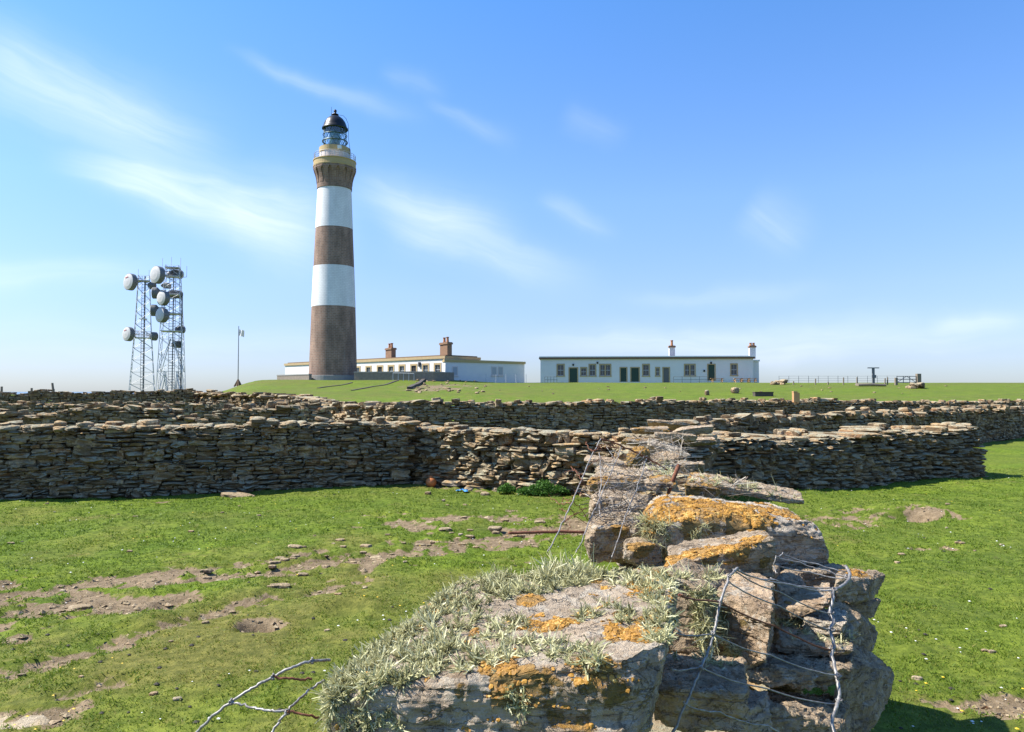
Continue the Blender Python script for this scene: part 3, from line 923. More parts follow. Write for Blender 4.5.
rock('rest', 'dark stone carrying the right end of the great capstone',
     [(780, 570, 3.35), (838, 572, 3.4), (838, 610, 3.4), (780, 610, 3.35)], [(785, 560, 3.8), (845, 562, 3.8)], 34, rnd=.2)
for i, (px, py, d, w, h) in enumerate([(605, 462, 7.0, 42, 9), (662, 458, 6.8, 40, 9), (668, 447, 8.2, 46, 9), (640, 441, 9.2, 38, 7), (676, 436, 10.2, 44, 8), (612, 470, 6.2, 34, 9), (690, 466, 6.3, 30, 10), (655, 470, 6.0, 36, 9), (650, 429, 12.0, 40, 7), (692, 430, 12.0, 44, 7), (668, 424, 13.2, 44, 6), (700, 440, 10.8, 34, 8), (625, 505, 4.9, 30, 10), (660, 481, 4.9, 34, 10)]):
    dz = w / F * d * .55
    rock('loose%d' % i, ['loose lit slab left of the round yellow stone', 'loose lit slab just right of the round yellow stone', 'flat tan slab on the wall top above the round yellow stone', 'pale slab among dry stalks near the wall junction',
                         'broad pale slab on the wall top just before the junction', 'small slab lying on the broad flat slab, left end', 'tilted slab by the rusty stake on the wall top', 'slab directly under the round yellow stone',
                         'thin slab on the junction of the walls, left side', 'thin slab on the junction of the walls, right side', 'farthest thin slab at the junction of the walls', 'slab on the right rim of the wall top behind the rusty stake',
                         'small wedge on the grey block behind the netting', 'loose slab between the great capstone and the broad flat slab'][i],
         [(px - w / 2, py, d), (px + w / 2, py + (i % 3 - 1) * 2, d - .06), (px + w / 2, py + h * .75, d - .06), (px - w / 2, py + h * .75, d)], [(px - w * .42, py - 5, d + dz), (px + w * .42, py - 5, d + dz)], 40 + i, n=22, tilt=.14, depth=.2, rnd=[.8, .6, .95, .4, .75][i % 5], oall=[0, .5, 0, .6, .35][i % 5], fine=.006)

# ------------------------------------------------------------------ lichen grown on the stones
def cast(bv, px, py):
    h = bv.ray_cast(Vector((0, 0, EYE)), Vector(ray(px, py)).normalized())
    return (np.array(h[0]), np.array(h[1])) if h[0] is not None else (None, None)


def inpoly(px, py, poly):
    c = False; j = len(poly) - 1
    for i in range(len(poly)):
        (xi, yi), (xj, yj) = poly[i], poly[j]
        if (yi > py) != (yj > py) and px < (xj - xi) * (py - yi) / (yj - yi) + xi: c = not c
        j = i
    return c


def tufts(key, areas, seed, size=.0138, per=50, width=.0033):
    e, V, Q, bv, o_ = ROCKS[key]
    r = np.random.default_rng(seed)
    B, D, L, Bd, Rn, Wd = [], [], [], [], [], []
    for poly, num, sc in areas:
        xs = [p[0] for p in poly]; ys = [p[1] for p in poly]; got = tries = 0; num = int(num * (1.6 if key == 'near' else 1.3))
        while got < num and tries < num * 40:
            tries += 1
            px, py = r.uniform(min(xs), max(xs)), r.uniform(min(ys), max(ys))
            if not inpoly(px, py, poly): continue
            p, nrm = cast(bv, px, py)
            if p is None: continue
            if nrm[1] > 0 and nrm[2] < .2: continue
            got += 1
            k = int(per * r.uniform(.4, 1.5)); s = size * sc * r.choice([.5, .75, 1.0, 1.15]) * r.uniform(.8, 1.2)
            ax = nrm * .6 + np.array([0, 0, .35]) + r.normal(size=3) * .38
            d = ax[None] + r.normal(size=(k, 3)) * .85
            d /= np.linalg.norm(d, axis=1, keepdims=True)
            bad = d @ nrm < .05
            d[bad] += nrm * .5
            B.append(p[None] + r.normal(size=(k, 3)) * s * .16 - nrm * .003)
            D.append(d); l = s * r.uniform(.4, 1.05, k); L.append(l)
            Bd.append((r.normal(size=(k, 3)) * 1.0 + np.array([0, 0, -.25])) * l[:, None])
            tone = r.normal() * .17 - .06
            Rn.append(np.clip(.52 + tone + .2 * r.normal(size=k), 0, 1)); Wd.append(width * r.uniform(.6, 1.5, k))
    B, D, L, Bd, Rn, Wd = map(np.concatenate, (B, D, L, Bd, Rn, Wd))
    V1, Q1, R1 = ribbons(B, D, L, Wd, Bd, Rn, 5, False, r.normal(size=B.shape) * .14 * L[:, None])
    # side branches
    f = r.uniform(.3, .7, len(B)); s = r.random(len(B)) < .75
    B2 = B + D * (L * f)[:, None] + Bd * (f ** 2)[:, None]
    D2 = D + r.normal(size=D.shape) * .6; D2 /= np.linalg.norm(D2, axis=1, keepdims=True)
    V2, Q2, R2 = ribbons(B2[s], D2[s], L[s] * .55, Wd[s] * .85, Bd[s] * .4, np.clip(Rn[s] + .12, 0, 1), 3, False, r.normal(size=(int(s.sum()), 3)) * .08 * L[s][:, None])
    o = put('beard_lichen', np.concatenate([V1, V2]), [np.concatenate([Q1, Q2 + len(V1)])], M['beard'], e, attrs={'rnd': np.concatenate([R1, R2])})
    o['kind'] = 'stuff'

tufts('near', [
    ([(308, 700), (318, 668), (395, 625), (462, 580), (478, 590), (412, 640), (340, 690), (325, 740), (308, 730)], 190, .9),
    ([(335, 690), (400, 650), (455, 618), (520, 615), (538, 650), (520, 672), (450, 672), (395, 688), (330, 705)], 120, 1.15),
    ([(470, 585), (500, 565), (560, 560), (600, 565), (610, 578), (560, 592), (500, 600)], 95, 1.35),
    ([(535, 560), (600, 556), (612, 568), (580, 582), (540, 584)], 46, 2.0),
    ([(600, 568), (660, 566), (674, 580), (640, 592), (610, 584)], 46, .9),
    ([(640, 590), (674, 572), (676, 640), (658, 650), (646, 640), (640, 610)], 50, .95),
    ([(580, 608), (622, 602), (635, 620), (600, 630), (580, 622)], 13, 1.1),
    ([(548, 640), (600, 645), (606, 660), (575, 668), (545, 660)], 16, 1.2),
    ([(500, 690), (522, 682), (528, 706), (508, 714)], 8, .8), ([(340, 715), (395, 706), (398, 730), (345, 732)], 22, .7),
    ([(440, 600), (480, 590), (500, 610), (455, 622)], 22, .8)], 71)
tufts('side', [([(690, 588), (712, 590), (716, 655), (696, 640)], 34, .9), ([(660, 575), (720, 565), (732, 578), (690, 590)], 16, .8)], 72, size=.03, per=24)
tufts('block', [([(708, 600), (720, 606), (742, 668), (732, 670)], 20, .8), ([(714, 640), (740, 650), (742, 672), (730, 672)], 10, .8)], 73, size=.03, per=24)
tufts('ledge', [([(778, 618), (850, 628), (852, 646), (778, 636)], 34, .7)], 74, size=.03, per=22)
tufts('flat', [([(700, 655), (722, 656), (722, 668), (702, 666)], 7, .8), ([(655, 655), (740, 662), (735, 668), (655, 662)], 6, .5)], 75, size=.035, per=18)
tufts('cap', [([(642, 518), (672, 522), (668, 552), (644, 548)], 26, .9), ([(690, 524), (705, 524), (705, 545), (692, 545)], 7, .6), ([(800, 512), (836, 524), (830, 535)], 4, .5)], 76, size=.036, per=20)
tufts('plank', [([(690, 474), (800, 494), (800, 501), (690, 482)], 22, .6)], 77, size=.05, per=16, width=.005)
tufts('shelf', [([(650, 468), (674, 470), (674, 484), (650, 482)], 14, .9)], 78, size=.06, per=18, width=.006)


def crust(key, seed, dens, size=.0055):
    e, V, Q, bv, o_ = ROCKS[key]
    r = np.random.default_rng(seed)
    a = V[Q]
    nr = np.cross(a[:, 2] - a[:, 0], a[:, 3] - a[:, 1]); ar = np.linalg.norm(nr, axis=1) / 2; nr /= np.linalg.norm(nr, axis=1, keepdims=True) + 1e-9
    c = a.mean(1); w = o_[Q].mean(1)
    n_ = fbm(c * 22, 12, 4, .65) + .5 * fbm(c * 7, 13, 2)
    pr = np.clip(w * 1.35 - .92 + 1.15 * n_, 0, 1) * (nr[:, 2] > .55) * ar
    if pr.sum() <= 0: return
    N = int(dens * min(1.0, pr.sum() * 40))
    i = r.choice(len(Q), N, p=pr / pr.sum())
    uv = r.random((N, 2))
    p = a[i, 0] * ((1 - uv[:, :1]) * (1 - uv[:, 1:])) + a[i, 1] * (uv[:, :1] * (1 - uv[:, 1:])) + a[i, 2] * (uv[:, :1] * uv[:, 1:]) + a[i, 3] * ((1 - uv[:, :1]) * uv[:, 1:])
    s = size * r.uniform(.35, 1.25, N) * (1 - .3 * r.random(N))
    t1 = np.cross(nr[i], r.normal(size=(N, 3))); t1 /= np.linalg.norm(t1, axis=1, keepdims=True); t2 = np.cross(nr[i], t1)
    ring = 6; ang = np.arange(ring) / ring * 2 * math.pi
    rad = s[:, None] * r.uniform(.7, 1.35, (N, ring))
    Vr = p[:, None] + rad[..., None] * (np.cos(ang)[None, :, None] * t1[:, None] + np.sin(ang)[None, :, None] * t2[:, None]) + nr[i][:, None] * (s[:, None] * r.uniform(.1, .5, (N, ring)))[..., None]
    Vb = p[:, None] + .75 * rad[..., None] * (np.cos(ang)[None, :, None] * t1[:, None] + np.sin(ang)[None, :, None] * t2[:, None]) - nr[i][:, None] * (s * .4)[:, None, None]
    Vt = p[:, None] + nr[i][:, None] * (s * r.uniform(.3, .8, N))[:, None, None]
    V2 = np.concatenate([Vr, Vb, Vt], 1)
    T = [[k, (k + 1) % ring, 12] for k in range(ring)] + [[6 + k, 6 + (k + 1) % ring, (k + 1) % ring] for k in range(ring)] + [[6 + k, (k + 1) % ring, k] for k in range(ring)]
    T = (np.arange(N)[:, None, None] * 13 + np.array(T)[None]).reshape(-1, 3)
    o = put('orange_lichen', V2.reshape(-1, 3), T, M['crust'], e, attrs={'rnd': np.repeat(np.clip(.42 + .22 * r.normal(size=N) + .30 * fbm(p * 16, 44, 3), 0, 1), 13)})
    o['kind'] = 'stuff'
crust('near', 81, 5200, .0050)
crust('slant', 82, 3400, .0058)
crust('cap', 83, 7000, .0085)
crust('corner', 84, 500, .007)

# ------------------------------------------------------------------ wires
def wire_pts(ctrl, kink=.004, per=8, seed=0, sag=0.0):
    r = np.random.default_rng(seed)
    c = np.array([W(*q) for q in ctrl]); out = []
    for i in range(len(c) - 1):
        p0, p1, p2, p3 = c[max(i - 1, 0)], c[i], c[i + 1], c[min(i + 2, len(c) - 1)]
        for k in range(per):
            t_ = k / per
            q = .5 * ((2 * p1) + (p2 - p0) * t_ + (2 * p0 - 5 * p1 + 4 * p2 - p3) * t_ ** 2 + (3 * p1 - p0 - 3 * p2 + p3) * t_ ** 3)
            q = q - np.array([0, 0, sag * math.sin(math.pi * t_)])
            out.append(q + r.normal(size=3) * kink)
    out.append(c[-1])
    return np.array(out)


def strand(par, ctrl, rad=.0028, mat='wire', kink=.0012, seed=0, label=None, sag=0.0, name='wire_strand', knots=()):
    mb = MB(); P = wire_pts(ctrl, kink, 8, seed, sag)
    mb.tube(P, rad, 7)
    for kpt in knots:                                   # twisted joints
        c = W(*kpt); r = np.random.default_rng(seed + 5)
        a = np.linspace(0, 4 * math.pi, 14); ax = r.normal(size=3); ax /= np.linalg.norm(ax)
        u = np.cross(ax, [.3, .1, 1]); u /= np.linalg.norm(u); v = np.cross(ax, u)
        mb.tube([c + ax * (t_ / 12.6 - .5) * rad * 4 + (u * math.cos(t_) + v * math.sin(t_)) * rad * 1.25 for t_ in a], rad * .5, 5)
    o = mb.put(name, M[mat], par, smooth_=True)
    if label: o['label'] = label
    return o

e = empty('wire_netting', W(770, 640, 2.2), 'kinked galvanised sheep netting stretched over the right side of the near boulder pile', 'wire netting')
strand(e, [(738, 568, 2.16), (729, 578, 2.13), (721, 600, 2.08), (717, 618, 2.04), (713, 636, 2.0), (706, 656, 1.95), (699, 672, 1.9), (688, 700, 1.85), (670, 738, 1.8)], .0036, kink=.0010, seed=1, knots=[(729, 576, 2.13), (720, 602, 2.08), (713, 633, 2.0), (701, 668, 1.9)])
strand(e, [(846, 566, 2.62), (850, 576, 2.56), (843, 586, 2.5), (834, 590, 2.45), (833, 600, 2.42), (830, 612, 2.4), (834, 622, 2.37), (830, 630, 2.34), (834, 645, 2.3), (832, 655, 2.28), (835, 668, 2.24), (838, 682, 2.2), (839, 698, 2.16), (836, 708, 2.13), (832, 722, 2.1), (836, 740, 2.06)], .0054, kink=.0008, seed=2,
       knots=[(847, 577, 2.56), (834, 590, 2.45), (831, 613, 2.4), (832, 630, 2.34), (832, 648, 2.3), (838, 676, 2.2), (839, 700, 2.16)])
for i, (c, mt) in enumerate([([(734, 570, 2.15), (780, 592, 2.25), (832, 614, 2.4)], 'wire'), ([(729, 582, 2.12), (780, 606, 2.22), (831, 630, 2.34)], 'wire'), ([(680, 595, 1.95), (720, 602, 2.08), (775, 626, 2.18), (832, 650, 2.29)], 'rust'),
                             ([(676, 633, 1.95), (714, 635, 2.0), (770, 655, 2.1), (837, 675, 2.2)], 'wire'), ([(672, 669, 1.85), (702, 668, 1.92), (765, 688, 2.04), (839, 704, 2.15)], 'wire'), ([(684, 703, 1.8), (720, 712, 1.86), (768, 726, 1.95), (800, 740, 2.0)], 'wire'),
                             ([(736, 569, 2.16), (775, 580, 2.3), (833, 588, 2.46)], 'wire'), ([(740, 571, 2.17), (790, 584, 2.3), (834, 590, 2.45)], 'wire')]):
    strand(e, c, .0021 if mt == 'wire' else .0026, mt, .0006, 10 + i, 'rusty brown wire' if mt == 'rust' else None, sag=.008, knots=[c[0]])
e = empty('wire_netting', W(810, 568, 2.7), 'bunch of slack netting wires lying below the great capstone', 'wire netting')
for i, c in enumerate([[(775, 556, 2.6), (800, 562, 2.62), (825, 570, 2.6), (850, 576, 2.57)], [(783, 554, 2.62), (815, 563, 2.63), (848, 571, 2.6)], [(776, 564, 2.6), (810, 572, 2.6), (846, 578, 2.56)], [(770, 578, 2.5), (805, 586, 2.5), (834, 589, 2.46)], [(783, 553, 2.62), (776, 557, 2.6), (774, 566, 2.6), (777, 573, 2.58)]]):
    strand(e, c, .0023, 'wire', .0010, 30 + i, sag=.006)
e = empty('wire_netting', W(265, 700, 1.7), 'loose fence wire diamond sticking out over the turf left of the shaggy boulder', 'wire netting')
strand(e, [(190, 740, 1.62), (210, 719, 1.62), (231, 702, 1.63), (251, 689, 1.64), (273, 677, 1.66), (296, 666, 1.68), (313, 661, 1.7), (330, 660, 1.72)], .0033, kink=.0008, seed=51, knots=[(231, 702, 1.63), (273, 677, 1.66), (312, 661, 1.7)])
strand(e, [(231, 702, 1.63), (250, 707, 1.62), (270, 711, 1.6), (287, 711, 1.6)], .0027, seed=52)
strand(e, [(266, 740, 1.56), (278, 724, 1.58), (287, 711, 1.6), (300, 699, 1.64), (312, 688, 1.68), (325, 680, 1.7)], .0028, seed=53, knots=[(287, 711, 1.6)])
strand(e, [(273, 677, 1.66), (292, 679, 1.66), (312, 679, 1.68)], .0026, 'rust', seed=54, label='rusty brown wire')
strand(e, [(287, 711, 1.6), (304, 715, 1.6), (322, 719, 1.62), (345, 722, 1.7)], .0026, 'rust', seed=55, label='rusty brown wire')
e = empty('wire_netting', W(600, 520, 4.1), 'torn tangle of wire netting standing up left of the great capstone', 'wire netting')
s0 = [[(548, 552, 3.6), (562, 524, 3.8), (578, 488, 4.0), (591, 458, 4.2), (601, 438.6, 4.3)], [(576, 553, 3.7), (592, 516, 3.95), (607, 482, 4.2), (622, 446, 4.4)], [(612, 557, 3.7), (626, 515, 4.0), (637, 488, 4.2), (647, 458, 4.5)], [(599, 452, 4.5), (601, 480, 4.4), (599, 505, 4.3), (602, 530, 4.2)]]
for i, c in enumerate(s0): strand(e, c, .0034 if i == 0 else .0028, 'wire', .002, 60 + i)
strand(e, [(601, 438.6, 4.3), (622, 446, 4.4), (647, 458, 4.5), (668, 470, 4.5)], .005, 'rust', .002, 66, 'rusty brown wire')
r = np.random.default_rng(8)
for i in range(64):                                     # kinked cross wires
    a = s0[i % 3]; t_ = r.uniform(.1, 1.0); u = np.interp(t_ * (len(a) - 1), range(len(a)), [q[0] for q in a]); v = np.interp(t_ * (len(a) - 1), range(len(a)), [q[1] for q in a])
    dx, dy = r.uniform(14, 42), r.uniform(-22, 30)
    if i % 4 == 0: dx = -dx * .5
    strand(e, [(u, v, 4.0), (u + dx * .5, v + dy * .5 + r.uniform(-6, 6), 4.1), (u + dx, v + dy, 4.2)], r.uniform(.0011, .0024), 'wire' if i % 3 else 'rust', .004, 70 + i, None if i % 3 else 'rusty brown wire')
mb = MB(); mb.tube(wire_pts([(508, 533, 3.9), (545, 532, 3.95), (584, 532.5, 4.0)], .002, 6, 3), .008, 7)
tag(mb.put('rusty_rod', M['rust'], smooth_=True), 'rusty iron rod jutting left from the foot of the boulder pile', 'metal rod')
mb = MB(); mb.tube([W(668, 494, 4.9), W(673, 480, 4.9), W(679, 464, 4.9)], [.012, .014, .015], 7)
tag(mb.put('rusty_stake', M['rust'], smooth_=True), 'short rusty stake leaning on the wall top above the great capstone', 'metal stake')

# dry stalks and twigs caught in the wall top
def stalks(name, label, boxes, num, seed, ln):
    r = np.random.default_rng(seed); B, D = [], []
    for _ in range(num):
        x0, y0, x1, y1, d0, d1 = boxes[r.integers(len(boxes))]
        B.append(W(r.uniform(x0, x1), r.uniform(y0, y1), r.uniform(d0, d1)))
    B = np.array(B); D = r.normal(size=(num, 3)) * np.array([1, .6, .45]); D /= np.linalg.norm(D, axis=1, keepdims=True)
    L = ln * r.uniform(.4, 1.3, num)
    V, Q, R_ = ribbons(B - D * (L / 2)[:, None], D, L, np.full(num, .006), r.normal(size=(num, 3)) * .2 * L[:, None], r.random(num), 3)
    tag(put(name, V, Q, M['twig'], attrs={'rnd': R_}), label, 'plant debris', kind='stuff')
stalks('dead_stalks', 'tangle of dry grey stalks caught on the wall top round the yellow stone', [(600, 462, 690, 474, 5.4, 6.6), (640, 440, 668, 458, 6.8, 7.2), (590, 480, 640, 505, 4.6, 5.0), (600, 505, 640, 530, 4.1, 4.4), (660, 440, 690, 470, 6.2, 7.4)], 520, 4, .22)
stalks('twig_litter', 'dark twigs lying between the great capstone and the long thin slab', [(690, 484, 745, 494, 4.2, 4.6)], 110, 5, .2)
# ------------------------------------------------------------------ lighthouse
LZ = 378
def hz(py): return W(333, py, np.interp(py, [110, 129, 146, 150, 378], [116, 115.8, 114.4, 113.2, 112.2]))[2]
ZB = float(hz(378.5)) - .25
c0 = np.array([LH[0], 116.0, 0.0])
lh = empty('lighthouse', (c0[0], c0[1], ZB), 'tall round lighthouse banded in white and brown brick with a black dome', 'lighthouse')
PXM = 116.0 / F
levels = [(378.5, 24.6), (374, 24.2), (305, 22.2), (264, 20.6), (225, 18.9), (185, 17.1)]
def rad(py):
    ys = [l[0] for l in levels][::-1]; rs = [l[1] for l in levels][::-1]
    return float(np.interp(py, ys, rs)) * PXM * .97
def shaft(name, y0, y1, mat, label=None, off=0.0):
    n = 64; ys = np.linspace(y0, y1, 9)
    V, UV = [], []
    for y in ys:
        R = rad(y) + off
        for k in range(n + 1):
            a = 2 * math.pi * k / n
            V.append([c0[0] + R * math.cos(a), c0[1] + R * math.sin(a), hz(y) if y < 378.4 else ZB]); UV.append([a * 3.3, V[-1][2]])
    Q = [[i * (n + 1) + j, i * (n + 1) + j + 1, (i + 1) * (n + 1) + j + 1, (i + 1) * (n + 1) + j] for i in range(len(ys) - 1) for j in range(n)]
    o = put(name, V, np.array(Q), mat, lh, uv=np.array(UV), smooth_=True)
    if label: o['label'] = label
shaft('tower_shaft', 378.5, 305, M['brick'], 'lowest band of bare brown brick')
shaft('tower_shaft', 305, 264, M['band'], 'lower band painted white', .02)
shaft('tower_shaft', 264, 225, M['brick'], 'middle band of bare brown brick')
shaft('tower_shaft', 225, 185, M['band'], 'upper band painted white', .02)
cz = lambda y: float(hz(y))
mb = MB()
for (y, w) in [(163, 0)]: pass
prof = [(17.3, 185), (17.4, 180), (17.5, 176), (18.2, 171), (19.3, 167), (20.6, 163.5)]
n = 64; V, UV = [], []
for (R, y) in prof:
    for k in range(n + 1):
        a = 2 * math.pi * k / n; V.append([c0[0] + R * PXM * math.cos(a), c0[1] + R * PXM * math.sin(a), cz(y)]); UV.append([a * 3, cz(y)])
Q = [[i * (n + 1) + j, i * (n + 1) + j + 1, (i + 1) * (n + 1) + j + 1, (i + 1) * (n + 1) + j] for i in range(len(prof) - 1) for j in range(n)]
put('corbel_table', V, np.array(Q), M['brick'], lh, uv=np.array(UV), smooth_=True)
for k in range(16):
    mb = MB(); a = 2 * math.pi * (k + .5) / 16
    for (d, w) in ((0, .34), ):
        P = [(17.55, 180), (17.9, 176), (19.0, 171.5), (20.2, 168), (20.9, 165.5), (20.9, 163.5)]
        Vv, Qq = [], []
        for j, (R, y) in enumerate(P):
            wd = w if j < 4 else w + (.28 if j == 4 else .5)
            for sg in (-1, 1):
                for Rr in (R * PXM - .9, R * PXM):
                    Vv.append([c0[0] + Rr * math.cos(a) - sg * wd * math.sin(a), c0[1] + Rr * math.sin(a) + sg * wd * math.cos(a), cz(y)])
        for j in range(len(P) - 1):
            b0, b1 = 4 * j, 4 * j + 4
            Qq += [[b0 + 1, b0 + 3, b1 + 3, b1 + 1], [b0, b0 + 1, b1 + 1, b1], [b0 + 3, b0 + 2, b1 + 2, b1 + 3]]
        mb.add(Vv, Qq)
    Vx = np.concatenate(mb.V)
    put('corbel', Vx, [np.concatenate(mb.Q)], M['brick'], lh, uv=Vx[:, [0, 2]])
def ring(name, prof, mat, n=48, label=None, par=None, **kw):
    mb = MB(); mb.lathe([(R * PXM, cz(y)) for R, y in prof], (c0[0], c0[1], 0), n)
    o = mb.put(name, mat, par or lh, **kw)
    if label: o['label'] = label
    return o
gal = ring('gallery', [(17, 163.6), (21.2, 163.5), (21.4, 162.2), (20.9, 161.8), (20.9, 157.6), (21.4, 157.2), (21.4, 156.4), (14, 156.2)], M['ochre'])
ring('watch_room', [(15.0, 156.2), (15.0, 149.2)], M['pink'], smooth_=True)
ring('drum_cornice', [(14.9, 149.2), (15.5, 149.0), (15.5, 145.8), (11, 145.5)], M['ochre'])
mb = MB()
for k in range(28):
    a = 2 * math.pi * k / 28; x, y = c0[0] + 20.4 * PXM * math.cos(a), c0[1] + 20.4 * PXM * math.sin(a)
    mb.tube([(x, y, cz(156.3)), (x, y, cz(150))], .035, 5)
for yy_ in (150, 152.1, 154.2):
    mb.tube([(c0[0] + 20.4 * PXM * math.cos(2 * math.pi * k / 48), c0[1] + 20.4 * PXM * math.sin(2 * math.pi * k / 48), cz(yy_)) for k in range(49)], .035, 5, caps=False)
mb.put('gallery_railing', M['steel'], lh)
# lantern
lan = ring('lantern_sill', [(11.8, 145.5), (11.8, 144.3), (10.2, 144.2)], M['iron'])
mb = MB()
for k in range(10):
    for s in (-1, 1):
        P = []
        for q in range(9):
            a = 2 * math.pi * (k + s * q / 8 * 1.5) / 10
            P.append((c0[0] + 11.2 * PXM * math.cos(a), c0[1] + 11.2 * PXM * math.sin(a), cz(144.3 + (128.6 - 144.3) * q / 8)))
        mb.tube(P, .038, 5)
mb.put('glazing_bars', M['iron'], lan)
mb = MB()
for y_, R in ((139.8, 12.3), (134.2, 11.9), (128.6, 11.6)):
    mb.tube([(c0[0] + R * PXM * math.cos(2 * math.pi * k / 48), c0[1] + R * PXM * math.sin(2 * math.pi * k / 48), cz(y_)) for k in range(49)], .10 if y_ > 139 else .055, 6, caps=False)
for k in range(12):
    a = 2 * math.pi * k / 12; mb.tube([(c0[0] + 11 * PXM * math.cos(a), c0[1] + 11 * PXM * math.sin(a), cz(139.8)), (c0[0] + 12.9 * PXM * math.cos(a), c0[1] + 12.9 * PXM * math.sin(a), cz(139.8))], .07, 5)
mb.put('handrail', M['iron'], lan)
ring('glass_pane', [(10.9, 144.2), (10.9, 128.7)], M['lantern_glass'], par=lan, smooth_=True)
mb = MB(); prof = [(2.2, 145), (4.2, 143.5), (5.2, 141), (5.6, 138), (5.7, 135.5), (5.3, 133), (4.3, 131), (2.6, 129.6)]
mb.lathe([(R * PXM, cz(y)) for R, y in prof], (c0[0], c0[1], 0), 24); mb.put('lens', M['lens'], lh, smooth_=True)
dome = ring('dome', [(12.9, 129.0), (12.9, 127.9), (11.9, 127.5), (11.4, 125.0), (10.1, 121.8), (8.0, 119.0), (5.4, 117.0), (3.2, 115.9), (0.05, 115.6)], M['black'], smooth_=True)
ring('ventilator', [(2.2, 115.3), (3.6, 115.0), (3.6, 114.4), (1.3, 113.4), (1.1, 112.4), (1.55, 111.6), (1.5, 110.4), (.9, 109.7), (.02, 109.5)], M['black'], par=dome, smooth_=True, n=16)
mb = MB(); P = [(4.5, 115.6), (8.5, 116.2), (11.5, 119.2), (13.6, 124), (14.0, 129), (14.2, 138), (15.6, 146), (16.3, 156)]
mb.tube([(c0[0] + R * PXM, c0[1] - .3, cz(y)) for R, y in P], .035, 5); mb.put('dome_ladder', M['iron'], lh)
mb = MB(); mb.tube([(c0[0] - 3.8 * PXM, c0[1], cz(115.5)), (c0[0] - 3.8 * PXM, c0[1], cz(107))], .03, 5); mb.put('lightning_rod', M['steel_dark'], lh)
mb = MB(); q = W(339.5, 147, 113.2); mb.box(q - [.28, .2, .25], q + [.28, .2, .25]); mb.put('signal_box', M['white'], lh)
mb = MB(); mb.lathe([(24.9 * PXM, ZB - .5), (24.9 * PXM, cz(375.2)), (24.3 * PXM, cz(375.0))], (c0[0], c0[1], 0), 48); mb.put('plinth', M['concrete'], lh)

# ------------------------------------------------------------------ buildings
class Facade:
    """A vertical wall plane from ground points a to b; coordinates u along it, z up, w outwards to the camera."""
    def __init__(s, a, b):
        s.a = np.array([a[0], a[1], 0.0]); s.b = np.array([b[0], b[1], 0.0])
        s.t = (s.b - s.a); s.L = float(np.linalg.norm(s.t)); s.t /= s.L
        s.n = np.array([s.t[1], -s.t[0], 0.0])
    def P(s, u, w, z): return s.a + s.t * u + s.n * w + np.array([0, 0, z])
    def hit(s, px, py):
        r = ray(px, py); o = np.array([0, 0, EYE])
        k = ((s.a - o) @ s.n) / (r @ s.n)
        p = o + r * k
        return float((p - s.a) @ s.t), float(p[2])
    def box(s, mb, u0, u1, w0, w1, z0, z1): return mb.box((u0, w0, z0), (u1, w1, z1), lambda u, w, z: s.P(u, w, z))
    def rect(s, px0, py0, px1, py1):
        u0, z1 = s.hit(px0, py0); u1, z0 = s.hit(px1, py1)
        return u0, u1, z0, z1


def wall_skin(f, mb, z0, z1, holes, rec=.18):
    us = sorted({0.0, f.L, *[h[0] for h in holes], *[h[1] for h in holes]}); zs_ = sorted({z0, z1, *[h[2] for h in holes], *[h[3] for h in holes]})
    for i in range(len(us) - 1):
        for j in range(len(zs_) - 1):
            um, zm = (us[i] + us[i + 1]) / 2, (zs_[j] + zs_[j + 1]) / 2
            if any(h[0] < um < h[1] and h[2] < zm < h[3] for h in holes): continue
            mb.add([f.P(us[i], 0, zs_[j]), f.P(us[i + 1], 0, zs_[j]), f.P(us[i + 1], 0, zs_[j + 1]), f.P(us[i], 0, zs_[j + 1])], [[0, 1, 2, 3]])
    for (u0, u1, a, b_) in holes:
        for q in ([(u0, a), (u0, b_)], [(u1, b_), (u1, a)], [(u0, b_), (u1, b_)], [(u1, a), (u0, a)]):
            mb.add([f.P(q[0][0], 0, q[0][1]), f.P(q[1][0], 0, q[1][1]), f.P(q[1][0], -rec, q[1][1]), f.P(q[0][0], -rec, q[0][1])], [[0, 1, 2, 3]])


def opening(par, f, h, kind, tw=.2, trim='sand', door='green_door', double=False):
    """window or door: stone surround, and inside it pane and sash, or leaf"""
    u0, u1, z0, z1 = h
    mb = MB(); f.box(mb, u0 - tw, u0, -.02, .05, z0, z1 + tw); f.box(mb, u1, u1 + tw, -.02, .05, z0, z1 + tw); f.box(mb, u0, u1, -.02, .045, z1, z1 + tw)
    if kind == 'window': f.box(mb, u0 - tw - .06, u1 + tw + .06, -.02, .10, z0 - tw * .9, z0)
    if double: f.box(mb, (u0 + u1) / 2 - tw * .6, (u0 + u1) / 2 + tw * .6, -.12, .04, z0, z1)
    o = mb.put('window' if kind == 'window' else 'door', M[trim], par)
    if kind == 'window':
        mb = MB(); f.box(mb, u0, u1, -.18, -.15, z0, z1); mb.put('pane', M['glass'], o)
        mb = MB(); zc = (z0 + z1) / 2
        f.box(mb, u0, u1, -.15, -.11, zc - .05, zc + .05); f.box(mb, u0, u1, -.15, -.10, z0, z0 + .09); f.box(mb, u0, u1, -.15, -.10, z1 - .07, z1)
        k = 4 if double else 2
        for i in range(k + 1):
            u = u0 + (u1 - u0) * i / k; f.box(mb, max(u0, u - .022), min(u1, u + .022), -.145, -.115, z0 + .02, z1 - .02)
        mb.put('sash', M['sash'], o)
    else:
        mb = MB(); f.box(mb, u0, u1, -.18, -.12, z0, z1); f.box(mb, u0 + (u1 - u0) * .49, u0 + (u1 - u0) * .51, -.12, -.11, z0 + .05, z1 - .05)
        mb.put('door_leaf', M[door], o)
    return o


